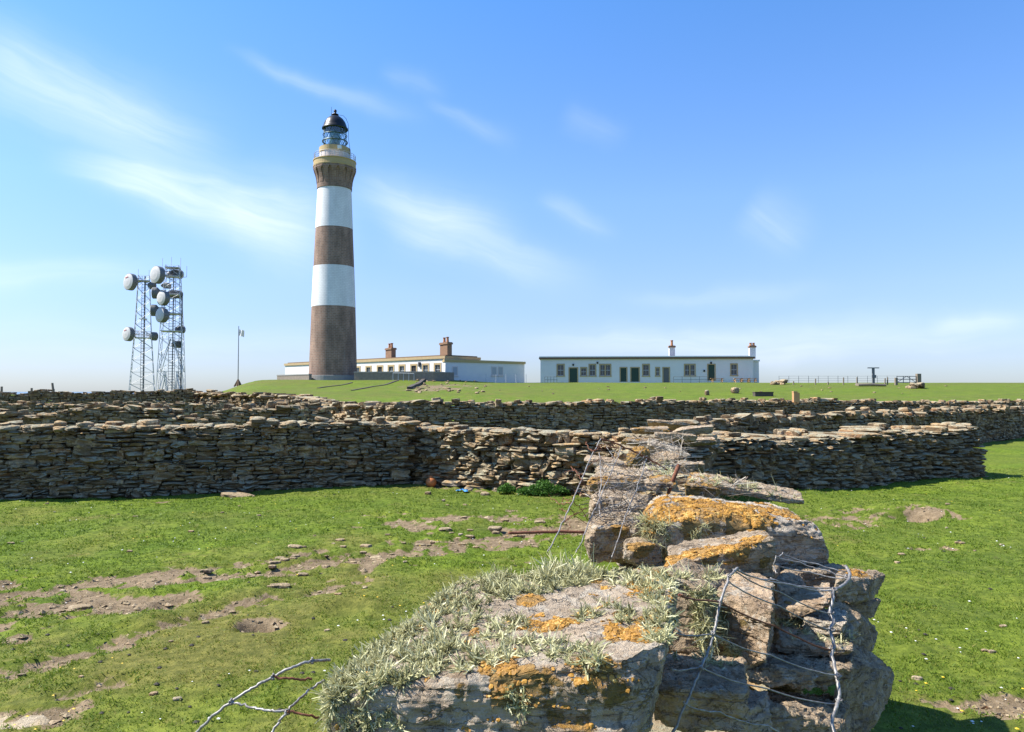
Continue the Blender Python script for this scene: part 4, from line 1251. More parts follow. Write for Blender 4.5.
def chimney(par, base, w, dp, h, mat, pots, pot_h=.8, fr=None, cap=True, potmat='pot'):
    mb = MB(); fr = fr or (lambda x, y, z: np.array(base) + [x, y, z])
    mb.box((-w / 2, -dp / 2, -.3), (w / 2, dp / 2, h), fr)
    o = mb.put('chimney', M[mat], par)
    mb = MB(); mb.box((-w / 2 - .12, -dp / 2 - .12, h * .87), (w / 2 + .12, dp / 2 + .12, h * .985), fr)
    mb.box((-w / 2 - .05, -dp / 2 - .05, h * .985), (w / 2 + .05, dp / 2 + .05, h * 1.03), fr)
    mb.put('chimney_cap', M['brownstone'], o)
    for i in range(pots):
        x = (i - (pots - 1) / 2) * w / pots; q = fr(x, 0, h * 1.03)
        mb = MB(); mb.lathe([(.24, 0), (.19, pot_h * .6), (.2, pot_h * .85), (.26, pot_h * .9), (.26, pot_h), (.14, pot_h), (.13, pot_h * .5)], q, 12); mb.put('chimney_pot', M[potmat], o)
    return o

# --- long single-storey block on the right
zt = 3.0
a = W(540.5, 383, 127.0); b_ = W(753.5, 383, 124.5)
f = Facade(a, b_)
rb = empty('keepers_block', (*((a + b_) / 2)[:2], 2.85), 'long low white flat-roofed building with dark green doors on the right', 'building')
top = f.hit(640, 358.6)[1]
hs = []
spec = [('window', 557.6, 364.8, 563.6, 375.6, 0, 0), ('door', 569.6, 368.2, 577.2, 383.2, 0, 'green_door'), ('window', 581.2, 368, 586.2, 375.6, 0, 0), ('window', 589.6, 364.8, 595.2, 375.6, 0, 0), ('window', 600.3, 364.8, 610.2, 375.6, 1, 0),
        ('door', 620.6, 368, 626.4, 381.8, 0, 'green_door'), ('door', 631.2, 368, 638.8, 381.8, 0, 'green_door'), ('window', 643.2, 364.8, 648.8, 375.6, 0, 0), ('window', 656.2, 368, 659, 375.6, 0, 0), ('door', 663.4, 368, 669, 382.6, 0, 'grey_door'),
        ('window', 685, 364.8, 694.6, 375.4, 1, 0), ('door', 708.2, 364.8, 714.6, 380.6, 0, 'green_door'), ('window', 731.2, 364.4, 736.8, 375, 0, 0)]
hs = [(k, f.rect(x0, y0, x1, y1), dbl, dm) for k, x0, y0, x1, y1, dbl, dm in spec]
zb = 2.55
hs = [(k, (h[0], h[1], max(h[2], zb + .5) if k == 'door' else h[2], h[3]), d_, m_) for k, h, d_, m_ in hs]
mb = MB(); wall_skin(f, mb, zb, top, [h for _, h, _, _ in hs])
D = 9.0
for q in ([(0, 0), (0, -D)], [(0, -D), (f.L, -D)], [(f.L, -D), (f.L, 0)]):
    p = [f.P(q[0][0], q[0][1], zb), f.P(q[1][0], q[1][1], zb), f.P(q[1][0], q[1][1], top), f.P(q[0][0], q[0][1], top)]; mb.add(p, [[3, 2, 1, 0]])
mb.put('wall', M['white_old'], rb)
mb = MB(); f.box(mb, -.22, f.L + .22, -D - .2, .22, top, top + .26)
roof = mb.put('roof', M['roofdark'], rb)
mb = MB(); f.box(mb, -.26, f.L + .26, .19, .28, top - .06, top + .24); mb.put('gutter', M['roofdark'], rb)
mb = MB(); f.box(mb, -.2, f.L + .2, -.3, .26, top + .262, top + .43); mb.put('roof_edge', M['white'], rb)
mb = MB(); f.box(mb, .05, f.L - .05, .003, .06, zb, zb + .62)
mb.put('base_course', M['concrete'], rb)
for k, h, dbl, dm in hs: opening(rb, f, h, k, .19, door=dm or 'green_door', double=bool(dbl))
def fr_at(px, w):
    u, _ = f.hit(px, 358)
    return lambda x, y, z: f.P(u + x, w + y, top + .3 + z)
chimney(rb, None, .95, .9, 2.0, 'white_old', 1, .95, fr_at(674.5, -3.0))
chimney(rb, None, 1.0, .9, 1.95, 'white_old', 2, .5, fr_at(757, -3.2))
for px, py in ((573.2, 365), (711, 363), (704.2, 371), (597.5, 363)):
    u, z = f.hit(px, py); mb = MB(); f.box(mb, u - .13, u + .13, 0, .12, z - .15, z + .15); f.box(mb, u - .17, u + .17, .01, .2, z + .15, z + .19); mb.put('wall_lamp', M['dark'], rb)
# side wing seen at the right end
a2 = f.P(f.L, -.8, 0); b2 = f.P(f.L + 1.35, -2.0, 0)
mb = MB(); f.box(mb, f.L, f.L + 1.15, -D + 1, -.9, zb, top - .5); f.box(mb, f.L + .001, f.L + 1.3, -D + .9, -.75, top - .5, top - .22)
mb.put('end_wing', M['white_old'], rb)
# ramp railings in front of it
for (x0, x1) in ((672, 706), (545, 557)):
    mb = MB(); u0, u1 = f.hit(x0, 380)[0], f.hit(x1, 380)[0]
    for i in range(5):
        u = u0 + (u1 - u0) * i / 4; g = f.P(u, 1.8, 0); mb.tube([(g[0], g[1], zs(g[0], g[1]) - .05), (g[0], g[1], zs(g[0], g[1]) + 1.05)], .035, 5)
    for hh in (.55, 1.05):
        mb.tube([f.P(u0 + (u1 - u0) * i / 4, 1.8, zs(*f.P(u0 + (u1 - u0) * i / 4, 1.8, 0)[:2]) + hh) for i in range(5)], .03, 5)
    tag(mb.put('handrail', M['steel_dark']), 'thin metal handrail before the low white building, ' + ('near its right green door' if x0 > 600 else 'at its left end'), 'railing')
for i, px in enumerate((714.5, 735, 742, 749)):
    u = f.hit(px, 380)[0]; g = f.P(u, 2.2, 0); z = zs(g[0], g[1]); L = lambda x, y, q: f.P(u + x, 2.2 + y, z + q)
    w = 1.1 if i == 0 else .7
    e = empty('picnic_table', (g[0], g[1], z), ['wide tan timber picnic table beside the right green door', 'first small tan timber table from the right green door, below the end window', 'second small tan timber table, right of the end window', 'small tan timber table nearest the right corner of the low white building'][i], 'table', 'timber tables before the low white building')
    mb = MB(); mb.box((-w, -.38, .70), (w, .38, .76), L); mb.put('table_top', M['tanwood'], e)
    for y in (-.72, .72):
        mb = MB(); mb.box((-w, y - .14, .42), (w, y + .14, .47), L); mb.put('bench_seat', M['tanwood'], e)
    for x in (-w * .7, w * .7):
        mb = MB(); mb.box((x - .06, -.80, .36), (x + .06, .80, .42), L); 
        for s in (-1, 1): mb.tube([L(x, s * .68, -.05), L(x, s * .25, .70)], .06, 4)
        mb.put('leg_frame', M['tanwood'], e)

# --- old keepers' house behind the lighthouse
cr = W(445, 379, 118.0); lf = W(285, 379, 151.0)
f = Facade(lf, cr)
kh = empty('keepers_house', (*cr[:2], 4.0), 'white keepers house with brown chimneys partly hidden by the lighthouse', 'house')
top = f.hit(443, 358.6)[1]; zb = 3.4
hs = []
for px, kind in ((351.5, 'window'), (357.6, 'window'), (368.6, 'window'), (380, 'door'), (391, 'window'), (402, 'window'), (413.8, 'door'), (425.6, 'window'), (437.6, 'window')):
    u = f.hit(px, 370)[0]; z = f.hit(px, 366.4 + (380 - px) * -.004)[1]
    hs.append((kind, (u - .62, u + .62, top - 2.55 if kind == 'window' else zb + .5, top - .95)))
mb = MB(); wall_skin(f, mb, zb, top, [h for _, h in hs])
D = 4.7
def dside(p0, p1, z1, mb): mb.add([[*p0[:2], zb], [*p1[:2], zb], [*p1[:2], z1], [*p0[:2], z1]], [[0, 1, 2, 3]])
q1, q2, q3 = f.P(f.L, 0, 0), f.P(f.L, -D - 3, 0), f.P(0, -D - 3, 0)
dside(q1, q2, top, mb); dside(q2, q3, top, mb); dside(q3, f.P(0, 0, 0), top, mb)
mb.put('wall', M['white_old'], kh)
mb = MB(); f.box(mb, -.15, f.L + .15, -D - 3.2, .18, top, top + .42); mb.put('roof', M['sand'], kh)
mb = MB(); f.box(mb, .3, f.L - .3, -D - 2.8, -.4, top + .42, top + .62); mb.put('roof_slab', M['roofdark'], kh)
for k, h in hs:
    opening(kh, f, h, k, .30, door='dark', trim='sand')
for px, w in ((377, -3.0), (438.5, -1.6)):
    u = f.hit(px, 357)[0]
    for s in (-1, 1):
        fr = (lambda u_, w_: lambda x, y, z: f.P(u_ + x, w_ + y, top + .4 + z))(u + s * .72, w + s * .3)
        chimney(kh, None, 1.0, 1.0, 2.25 if px > 400 else 2.05, 'brownstone', 1, .85, fr)
u, z = f.hit(420, 364); mb = MB(); f.box(mb, u - .2, u + .2, 0, .25, z - .45, z + .3); mb.put('wall_lamp', M['dark'], kh)
# annex with its two shaded faces
pa, pb, pc = W(445.6, 379, 117.6), W(466.2, 379, 119.6), W(524.5, 379, 127.5)
an = empty('annex', (*pb[:2], 3.6), 'plain white annex with an ochre parapet at the right end of the keepers house', 'building')
t2 = W(466, 362.6, 119.6)[2]; t3 = W(524.5, 364.0, 127.5)[2]; t2 = (t2 + t3) / 2
g1, g2_ = Facade(pa, pb), Facade(pb, pc)
def block(fa, fb, zt_, zb_, name, mat, grow=0.0):
    P0, P1, P2 = fa.a - fa.t * grow + fa.n * grow, fb.a + (fb.n + fa.n) * grow * .5, fb.b + fb.t * grow + fb.n * grow
    P3 = fb.b - fb.n * 6 + fb.t * grow; P4 = fa.a + (fb.b - fb.a) * .1 - fb.n * 7 
    ring_ = [P0, P1, P2, P3, P4]; V = [[p[0], p[1], z] for z in (zb_, zt_) for p in ring_]
    Q = [[i, (i + 1) % 5, 5 + (i + 1) % 5, 5 + i] for i in range(5)]
    return V, Q
V, Q = block(g1, g2_, t2, 2.9, '', None); put('wall', V + [np.mean(V[5:], 0)], [np.array(Q), np.array([[5 + i, 5 + (i + 1) % 5, 10] for i in range(5)])], M['white_old'], an)
V, Q = block(g1, g2_, t2 + .42, t2 + .003, '', None, .15); put('parapet', V + [np.mean(V[5:], 0), np.mean(V[:5], 0)], [np.array(Q), np.array([[5 + i, 5 + (i + 1) % 5, 10] for i in range(5)] + [[(i + 1) % 5, i, 11] for i in range(5)])], M['ochre'], an)
for px, fc, ww in ((455, g1, .5), (494, g2_, .55), (500.5, g2_, .55)):
    u = fc.hit(px, 370)[0]; z = fc.hit(px, 371)[1]
    mb = MB(); fc.box(mb, u - ww, u + ww, .0, .05, z - .75, z + .75); fc.box(mb, u - ww - .1, u + ww + .1, .0, .13, z - .9, z - .752); o = mb.put('window', M['pink'], an)
    mb = MB(); fc.box(mb, u - ww + .12, u + ww - .12, .051, .06, z - .6, z + .62); mb.put('pane', M['sash'], o)
# grey boundary wall before the house
for i, (p0, p1, h, lab) in enumerate([((277, 378.5, 119), (309, 378, 112), 0.45, 'low grey boundary wall left of the lighthouse foot'), ((354, 378.2, 112), (433, 378.2, 110.5), .85, 'low grey boundary wall between the lighthouse foot and the annex'), ((433.2, 378.2, 110.5), (454, 378.8, 115), .85, 'short dark return of the boundary wall before the annex')]):
    fa = Facade(W(*p0), W(*p1)); e = empty('boundary_wall', fa.P(fa.L / 2, 0, 3.6), lab, 'stone wall'); e['kind'] = 'thing'
    zt_ = (W(*p0)[2] + W(*p1)[2]) / 2
    mb = MB(); fa.box(mb, 0, fa.L, -.45, 0, zt_ - .8, zt_ + h); mb.put('masonry', M['boundary'], e)
    mb = MB(); fa.box(mb, -.05, fa.L + .02, -.5, .05, zt_ + h, zt_ + h + .16); mb.put('coping', M['concrete'], e)
# stair wall and path edges on the mound
for i, (p0, p1, lab) in enumerate([((409, 389.5), (424, 380.5), 'dark stone stair kerb climbing the mound right of the lighthouse'), ((352, 391), (398, 380.6), 'thin dark kerb line slanting up the mound under the lighthouse'), ((318, 388), (352, 382.6), 'thin dark kerb line on the mound left of the stair')]):
    A, B_ = GT(*p0), GT(*p1); mb = MB()
    P = [A + (B_ - A) * k / 12 for k in range(13)]
    hh = .3 if i == 0 else .08
    for p, q in zip(P[:-1], P[1:]):
        nrm = np.array([-(q - p)[1], (q - p)[0], 0]); nrm = nrm / (np.linalg.norm(nrm) + 1e-9) * (.25 if i == 0 else .14)
        z0_, z1_ = zs(p[0], p[1]) + .002, zs(q[0], q[1]) + .002
        mb.hexa([[*(p - nrm)[:2], z0_ - .3], [*(q - nrm)[:2], z1_ - .3], [*(p + nrm)[:2], z0_ - .3], [*(q + nrm)[:2], z1_ - .3], [*(p - nrm)[:2], z0_ + hh], [*(q - nrm)[:2], z1_ + hh], [*(p + nrm)[:2], z0_ + hh], [*(q + nrm)[:2], z1_ + hh]])
    tag(mb.put('stone_kerb', M['kerb']), lab, 'kerb')
mb = MB(); A = W(393, 379, 109.5); B_ = W(414, 379, 109.5)
for k in range(5):
    p = A + (B_ - A) * k / 4; z = zs(p[0], p[1]); mb.tube([(p[0], p[1], z - .1), (p[0], p[1], z + 1.1)], .04, 5)
mb.tube([(*(A + (B_ - A) * k / 4)[:2], zs(*(A + (B_ - A) * k / 4)[:2]) + 1.1) for k in range(5)], .04, 5)
tag(mb.put('handrail', M['steel']), 'pale handrail at the head of the mound stair', 'railing')
# tumbled stones on the bare bank
r = np.random.default_rng(44)
for i in range(60):
    px = r.uniform(415, 486) if i > 14 else r.uniform(408, 450); py = r.uniform(380, 393.5) if i > 14 else r.uniform(387.5, 392)
    p = GT(px, py); s = r.uniform(.10, .34)
    V, Q, R_ = wall_stones([((p[0], p[1], p[2] + s * .12), (s, s * .7, s * .45), r.uniform(0, 6), r.normal() * .2)], 3, 300 + i, .1, 4)
    tag(put('rubble_stone', V, Q, M['field'], attrs={'rnd': np.clip(R_ * .6, 0, 1)}), 'rough stone lying on the bare bank below the annex and boundary wall', 'stone', 'tumbled stones on the bare bank')

# ------------------------------------------------------------------ radio masts
def lattice(root, base, half, hts, twist=.4, leg_r=.09, name_mat='steel'):
    """square tapering tower: half(z) gives half width"""
    ca, sa = math.cos(twist), math.sin(twist)
    def cor(k, z):
        h = half(z); x, y = ((-h, -h), (h, -h), (h, h), (-h, h))[k]
        return np.array([base[0] + x * ca - y * sa, base[1] + x * sa + y * ca, base[2] + z])
    for k in range(4):
        mb = MB(); mb.tube([cor(k, z) for z in hts], leg_r, 6); mb.put('leg', M[name_mat], root)
    for k in range(4):
        mb = MB(); k2 = (k + 1) % 4
        for z0, z1 in zip(hts[:-1], hts[1:]):
            mb.tube([cor(k, z0), cor(k2, z1)], leg_r * .66, 4); mb.tube([cor(k2, z0), cor(k, z1)], leg_r * .66, 4); mb.tube([cor(k, z1), cor(k2, z1)], leg_r * .5, 4)
        mb.put('bracing', M[name_mat], root)
    return cor


def dish(root, c, nrm, R, dep, face=True, label=None, tower=None, red=False):
    n = np.asarray(nrm, float); n /= np.linalg.norm(n); u = np.cross([0, 0, 1], n); u /= np.linalg.norm(u); v = np.cross(n, u)
    def disc(prof, mat, name, par):
        mb = MB(); V = [c + n * z + (u * math.cos(a) + v * math.sin(a)) * r_ for r_, z in prof for a in np.arange(28) / 28 * 2 * math.pi]
        Q = [[i * 28 + j, i * 28 + (j + 1) % 28, (i + 1) * 28 + (j + 1) % 28, (i + 1) * 28 + j] for i in range(len(prof) - 1) for j in range(28)]
        mb.add(V, Q); return mb.put(name, mat, par, smooth_=False)
    o = disc([(.05, -dep * .75), (R * .55, -dep * .6), (R * .98, -dep * .2), (R, 0), (R, dep * .55), (R * .96, dep * .55)], M['dish_back'], 'dish', root)
    disc([(R * .97, dep * .5), (R * .95, dep * .60), (R * .6, dep * .72), (.01, dep * .78)], M['dish'], 'dish_cover', o)
    if red:
        mb = MB(); q = c + n * (dep * .72 + .05) + v * R * .5 - u * R * .1
        mb.hexa([q + u * x * R * .28 + v * (y * R * .04 + x * R * .06) + n * z * .02 for z in (0, 1) for y in (-1, 1) for x in (-1, 1)]); mb.put('red_print', M['red'], o)
    if tower is not None:
        mb = MB(); mb.tube([c - n * dep * .5, tower], .10, 5); mb.tube([c - n * dep * .5 + [0, 0, R * .5], tower + np.array([0, 0, R * .4])], .07, 5); mb.put('mount_arm', M['steel_dark'], o)
    if label: o['label'] = label

DM = 132.0; K = DM / F
zL = lambda py: float(W(150, py, DM)[2])
b1 = W(142, 391, DM); b1[2] = zs(b1[0], b1[1]) - .2
m1 = empty('radio_mast', b1, 'shorter lattice radio mast with two round dishes on its left side', 'radio mast')
H1 = zL(276) - b1[2]
hf1 = lambda z: np.interp(z, [0, H1 * .62, H1], [14.4 * K, 8.6 * K, 6.3 * K]) * .80
cor = lattice(m1, b1, hf1, np.linspace(0, H1, 11), .42, .05)
def ladder(root, base, h, w=.35, off=(0, 0)):
    mb = MB(); x, y = base[0] + off[0], base[1] + off[1]
    for s in (-1, 1): mb.tube([(x + s * w, y, base[2]), (x + s * w, y, base[2] + h)], .045, 4)
    for k in range(int(h / .5)): mb.tube([(x - w, y, base[2] + k * .5), (x + w, y, base[2] + k * .5)], .035, 4)
    mb.tube([(x + .05, y + .25, base[2]), (x + .05, y + .25, base[2] + h)], .10, 5)
    mb.put('ladder', M['steel_dark'], root)
ladder(m1, b1, H1, .32)
def platform(root, base, z, hw, tw, rail=True):
    mb = MB(); ca, sa = math.cos(tw), math.sin(tw)
    fr = lambda x, y, q: np.array([base[0] + x * ca - y * sa, base[1] + x * sa + y * ca, q])
    mb.box((-hw, -hw, z - .06), (hw, hw, z + .06), fr)
    if rail:
        for k in range(5):
            for (x, y) in ((-1 + k * .5, -1), (-1 + k * .5, 1), (-1, -1 + k * .5), (1, -1 + k * .5)):
                mb.tube([fr(x * hw, y * hw, z), fr(x * hw, y * hw, z + 1.1)], .03, 4)
        for hh in (.55, 1.1): mb.tube([fr(x * hw, y * hw, z + hh) for x, y in ((-1, -1), (1, -1), (1, 1), (-1, 1), (-1, -1))], .035, 4)
    mb.put('platform', M['steel'], root)
platform(m1, b1, zL(281), 5.6 * K, .42, False); platform(m1, b1, zL(338), 9.0 * K * .8, .42, True); platform(m1, b1, zL(319), 4.5 * K * .8, .42, False)
for px, py0, py1 in ((138.2, 276, 269), (149, 276, 270)):
    mb = MB(); p = W(px, py0, DM); mb.tube([p, p + [0, 0, zL(py1) - zL(py0)]], .04, 4); mb.put('whip_antenna', M['steel'], m1)
nF = (-.53, -.85, .05)
dish(m1, W(131.6, 282.2, DM - 3), nF, 8.3 * K, 1.1, tower=W(141, 282, DM), red=True); dish(m1, W(129.6, 334.2, DM - 3), nF, 7.0 * K, 1.0, tower=W(140, 334, DM), red=True)
dish(m1, W(151.6, 285.6, DM), (.55, .83, 0), 3.9 * K, .9, tower=W(146, 284, DM), label='small dark dish seen from behind')
dish(m1, W(153.2, 336.3, DM), (.55, .83, 0), 4.3 * K, .9, tower=W(146, 335, DM), label='small dark dish seen from behind')

b2_ = W(171, 391, DM); b2_[2] = zs(b2_[0], b2_[1]) - .2
m2 = empty('radio_mast', b2_, 'taller lattice radio mast crowded with white drum dishes', 'radio mast')
H2 = zL(266) - b2_[2]
hf2 = lambda z: np.interp(z, [0, H2 * .5, H2], [14.6 * K, 11.6 * K, 7.4 * K]) * .84
lattice(m2, b2_, hf2, np.array([0, .19, .32, .44, .55, .63, .71, .78, .85, .92, 1.0]) * H2, .30, .052)
ladder(m2, b2_, H2, .55); ladder(m2, b2_, H2 * .8, .28, (1.1, 1.0))
mb = MB()
for k in range(4):                                       # splayed inner braces at the foot
    an_ = .3 + math.pi / 4 + k * math.pi / 2; h = 14.0 * K * 1.1
    o_ = np.array([math.cos(an_), math.sin(an_), 0])
    mb.tube([b2_ + o_ * h * .30, b2_ + np.array([0, 0, H2 * .19]) + o_ * h * .55], .08, 5); mb.tube([b2_ + o_ * h * 1.0, b2_ + np.array([0, 0, H2 * .19]) + o_ * h * .5], .08, 5)
    mb.tube([b2_ + np.array([0, 0, H2 * .19]) + o_ * h * .98, b2_ + np.array([0, 0, H2 * .44]) + o_ * h * .10], .07, 5)
mb.put('inner_brace', M['steel'], m2)
for py, s in ((268, 8.2), (277, 8.0), (295, 8.4), (314, 9.5), (331.5, 11.5)): platform(m2, b2_, zL(py), s * K * .82, .30, False)
for px, py0, py1 in ((162.4, 268, 258), (171.3, 268, 257), (180.5, 268, 258), (186.6, 277, 266)):
    mb = MB(); p = W(px, py0, DM); mb.tube([p, p + [0, 0, zL(py1) - zL(py0)]], .045, 4)
    if px > 185: mb.tube([p, W(181, 277.6, DM)], .04, 4)
    mb.put('whip_antenna', M['steel'], m2)
nR = (-.53, -.85, .04)
dish(m2, W(158.8, 275.2, DM - 3.2), nR, 8.7 * K, 1.2, tower=W(168, 275, DM)); dish(m2, W(164.4, 298.5, DM - 3.2), nR, 7.2 * K, 1.1, tower=W(170, 298, DM)); dish(m2, W(163.4, 315.5, DM - 3.2), nR, 7.2 * K, 1.2, tower=W(170, 315, DM))
dish(m2, W(156.4, 293.0, DM - 1), (-.97, -.22, .0), 5.8 * K, 1.0, tower=W(166, 293, DM)); dish(m2, W(155.2, 310.4, DM - 1), (-.97, -.22, 0), 5.8 * K, 1.0, tower=W(166, 310, DM))
for px, py, w, h in ((175.4, 274, 5.4, 4.4), (174.6, 294.2, 4.6, 4.2), (166, 285.6, 3, 3), (180.2, 329.5, 3.6, 3.6), (176.5, 344.4, 3.6, 3.6)):
    dish(m2, W(px, py, DM + 1.5), (.80, .60, 0), h * K, 1.9 if w > 4 else 1.2, tower=W(px - 4, py, DM), label='dark drum dish seen from behind')

# ------------------------------------------------------------------ flagpole, fence, weather post and small things
p = GT(238, 384.5); z = p[2]
e = empty('flagpole', p, 'thin flagpole flying a small white flag from a dark tripod foot', 'flagpole')
kf = p[1] / F
mb = MB(); mb.tube([(p[0], p[1], z - .2), (p[0], p[1], z + 60 * kf)], [.075, .05], 6); mb.put('pole', M['steel_dark'], e)
mb = MB()
for k in range(4):
    a_ = k * math.pi / 2 + .5; mb.tube([(p[0] + .55 * math.cos(a_), p[1] + .55 * math.sin(a_), z - .1), (p[0], p[1], z + 1.05)], [.14, .08], 5)
mb.lathe([(.5, 0), (.32, .45), (.12, 1.0)], p, 4); mb.put('tripod_foot', M['roofdark'], e)
fx, fz = np.meshgrid(np.linspace(0, 1, 12), np.linspace(0, 1, 9))
V = np.stack([p[0] + .06 + fx * .78 - .06 * fz, p[1] + .18 * np.sin(fx * 7 + fz), z + 57 * kf - fz * 1.0 - .28 * fx - .05 * np.sin(fx * 6)], -1).reshape(-1, 3)
i_ = np.arange(12 * 9).reshape(9, 12); Q = np.stack([i_[:-1, :-1], i_[1:, :-1], i_[1:, 1:], i_[:-1, 1:]], -1).reshape(-1, 4)
put('flag', np.concatenate([V, V + [0, .02, 0]]), [np.concatenate([Q, Q[:, ::-1] + len(V)])], M['flag'], e)

p = GT(873.5, 384.8); kf = p[1] / F
e = empty('instrument_post', p, 'T-shaped post with a cross bar and box standing on the right skyline', 'instrument post')
mb = MB(); mb.box(p + [-.15, -.1, -.2], p + [.15, .1, 17.2 * kf]); mb.put('post', M['steel_dark'], e)
mb = MB(); mb.box(p + [-5.6 * kf, -.12, 16.6 * kf], p + [5.6 * kf, .12, 17.5 * kf]); mb.put('cross_bar', M['steel_dark'], e)
mb = MB(); mb.box(p + [-.28, -.25, 7 * kf], p + [.28, -.101, 10 * kf]); mb.put('control_box', M['steel_dark'], e)

posts = [793.5, 815.5, 828, 843.5, 857, 885, 887.5]
for i, px in enumerate(posts):
    q = GT(px, 384.6); kf = q[1] / F; h = [3.5, 6, 3, 7.5, 7.5, 6.5, 7.5][i] * kf
    mb = MB(); mb.tube([q - [0, 0, .2], q + [.02, 0, h]], [.10, .09], 5)
    tag(mb.put('fence_post', M['wood']), 'thin wooden fence post on the right skyline before or beside the T-shaped post', 'fence post', 'fence posts on the right skyline')
for i, px in enumerate(np.linspace(466, 526, 7)):
    q = GT(px, 380.9); kf = q[1] / F; mb = MB(); mb.tube([q - [0, 0, .2], q + [0, 0, 1.35]], .05, 5)
    tag(mb.put('fence_post', M['steel']), 'thin grey fence post in the line before the annex wall', 'fence post', 'fence posts before the annex')
for i, (px, py, h, ln, lab) in enumerate([(1.5, 394, 7.5, 0, 'wooden post at the far left edge above the farthest wall'), (31.5, 394, 6, 0, 'short wooden post between the leaning post and the left edge'), (56.5, 394, 11, -.35, 'tall leaning wooden post above the farthest left wall'), (53.5, 394, 5, 0, 'small peg beside the tall leaning post')]):
    q = W(px, py, 58.0); q[2] = zs(q[0], q[1]); tp = W(px, py - h, 58.0)[2]
    mb = MB(); mb.tube([q, [q[0] + ln, q[1], tp]], [.1, .08], 6); tag(mb.put('wooden_post', M['wood']), lab, 'post')
mb = MB()
for hh in (.35, .7, 1.05):
    P = []
    for px in np.linspace(779, 897, 24):
        q = GT(px, 384.6); P.append([q[0], 113.5, 0]); P[-1][0] = (px - 512) / F * 113.5; P[-1][2] = zs(P[-1][0], 113.5) + hh
    mb.tube(P, .012, 4)
for px in np.linspace(779, 897, 13):
    x_ = (px - 512) / F * 113.5; z_ = zs(x_, 113.5); mb.tube([[x_, 113.5, z_ - .2], [x_, 113.5, z_ + 1.1]], .03, 4)
tag(mb.put('wire_fence', M['steel_dark']), 'thin continuous wire fence along the right skyline', 'fence')
# field gate and the stones at its foot
a = GT(897, 385); b_ = GT(918.5, 385); kf = a[1] / F; f = Facade(a, b_); L = f.L
e = empty('field_gate', (a + b_) / 2, 'metal field gate with thin bars on the right skyline', 'gate')
z = a[2]
mb = MB()
for hh in (.35, .8, 1.2): mb.tube([f.P(0, 0, z + hh), f.P(L * .9, 0, z + hh)], .05, 5)
for u in (0, .3, .6, .9): mb.tube([f.P(L * u, 0, z + .3), f.P(L * u, 0, z + 1.25)], .05, 5)
mb.tube([f.P(0, 0, z + .35), f.P(L * .45, 0, z + 1.2)], .04, 5); mb.tube([f.P(L * .45, 0, z + 1.2), f.P(L * .9, 0, z + .35)], .04, 5)
mb.put('gate_frame', M['steel_dark'], e)
for u, hh, rr_ in ((-.04, 1.0, .16), (1.0, 1.55, .26)):
    mb = MB(); q = f.P(L * u, 0, z); mb.box(q + [-rr_, -rr_, -.2], q + [rr_, rr_, hh]); mb.put('gate_post', M['wood'], e)
def heap(px0, px1, py, num, s, lab, grp, seed, zst=.3):
    r = np.random.default_rng(seed)
    for i in range(num):
        px = r.uniform(px0, px1); q = GT(px, py + r.uniform(-.4, .5)); k = s * r.uniform(.6, 1.3)
        V, Q, R_ = wall_stones([((q[0], q[1], q[2] + k * .2 + (zst if i % 3 == 0 else 0)), (k, k * .7, k * .45), r.uniform(0, 6), r.normal() * .15)], 3, seed + i, .1, 4)
        tag(put('rubble_stone', V, Q, M['wall'], attrs={'rnd': R_}), lab, 'stone', grp)
heap(905, 922, 388.2, 9, .55, 'rough stone heaped at the foot of the field gate', 'stones by the field gate', 500)
heap(773, 788, 384.4, 8, .55, 'rough stone in the heap right of the long low white building', 'stones right of the low building', 520)
mb = MB(); q = GT(858, 386.6); q2_ = GT(886, 386.4); d_ = q2_ - q
for k in range(3): mb.tube([q + [0, .3 * k, .2 + .04 * k], q + d_ * .5 + [0, .3 * k + .1, .26], q2_ + [0, .3 * k, .18]], [.15, .18, .14], 7)
tag(mb.put('driftwood_log', M['wood']), 'dark log lying on the grass below the T-shaped post', 'log')
q = GT(735, 393.4)
V, Q, R_ = wall_stones([((q[0], q[1], q[2] + .28), (.48, .34, .36), .5, .1)], 6, 541, .05, 3)
tag(put('boulder', V, Q, M['wall'], attrs={'rnd': R_ * 0 + .9}), 'lone pale boulder on the green slope before the low white building', 'boulder')
q = GT(707, 395); V, Q, R_ = wall_stones([((q[0], q[1], q[2] + .2), (.25, .2, .35), .5, .1)], 4, 542, .05, 3)
tag(put('boulder', V, Q, M['wall'], attrs={'rnd': R_ * 0 + .3}), 'small dark boulder just above the long dark wall, left of the pale one', 'boulder')
q = GT(763, 396); kf = q[1] / F
mb = MB(); mb.box(q + [-9 * kf, -.4, -.1], q + [9 * kf, .4, .36]); mb.box(q + [-9.4 * kf, -.45, .36], q + [9.4 * kf, .45, .44])
tag(mb.put('stone_trough', M['kerb']), 'low dark stone trough just above the long dark wall', 'trough')
q = W(796, 397, 36.5); mb = MB(); mb.box(q + [-.15, -.12, -.25], q + [.14, .12, .22]); mb.box(q + [-.16, -.13, .22], q + [.03, .13, .28])
tag(mb.put('marker_block', M['tanwood']), 'upright tan block standing on top of the long dark wall', 'marker')

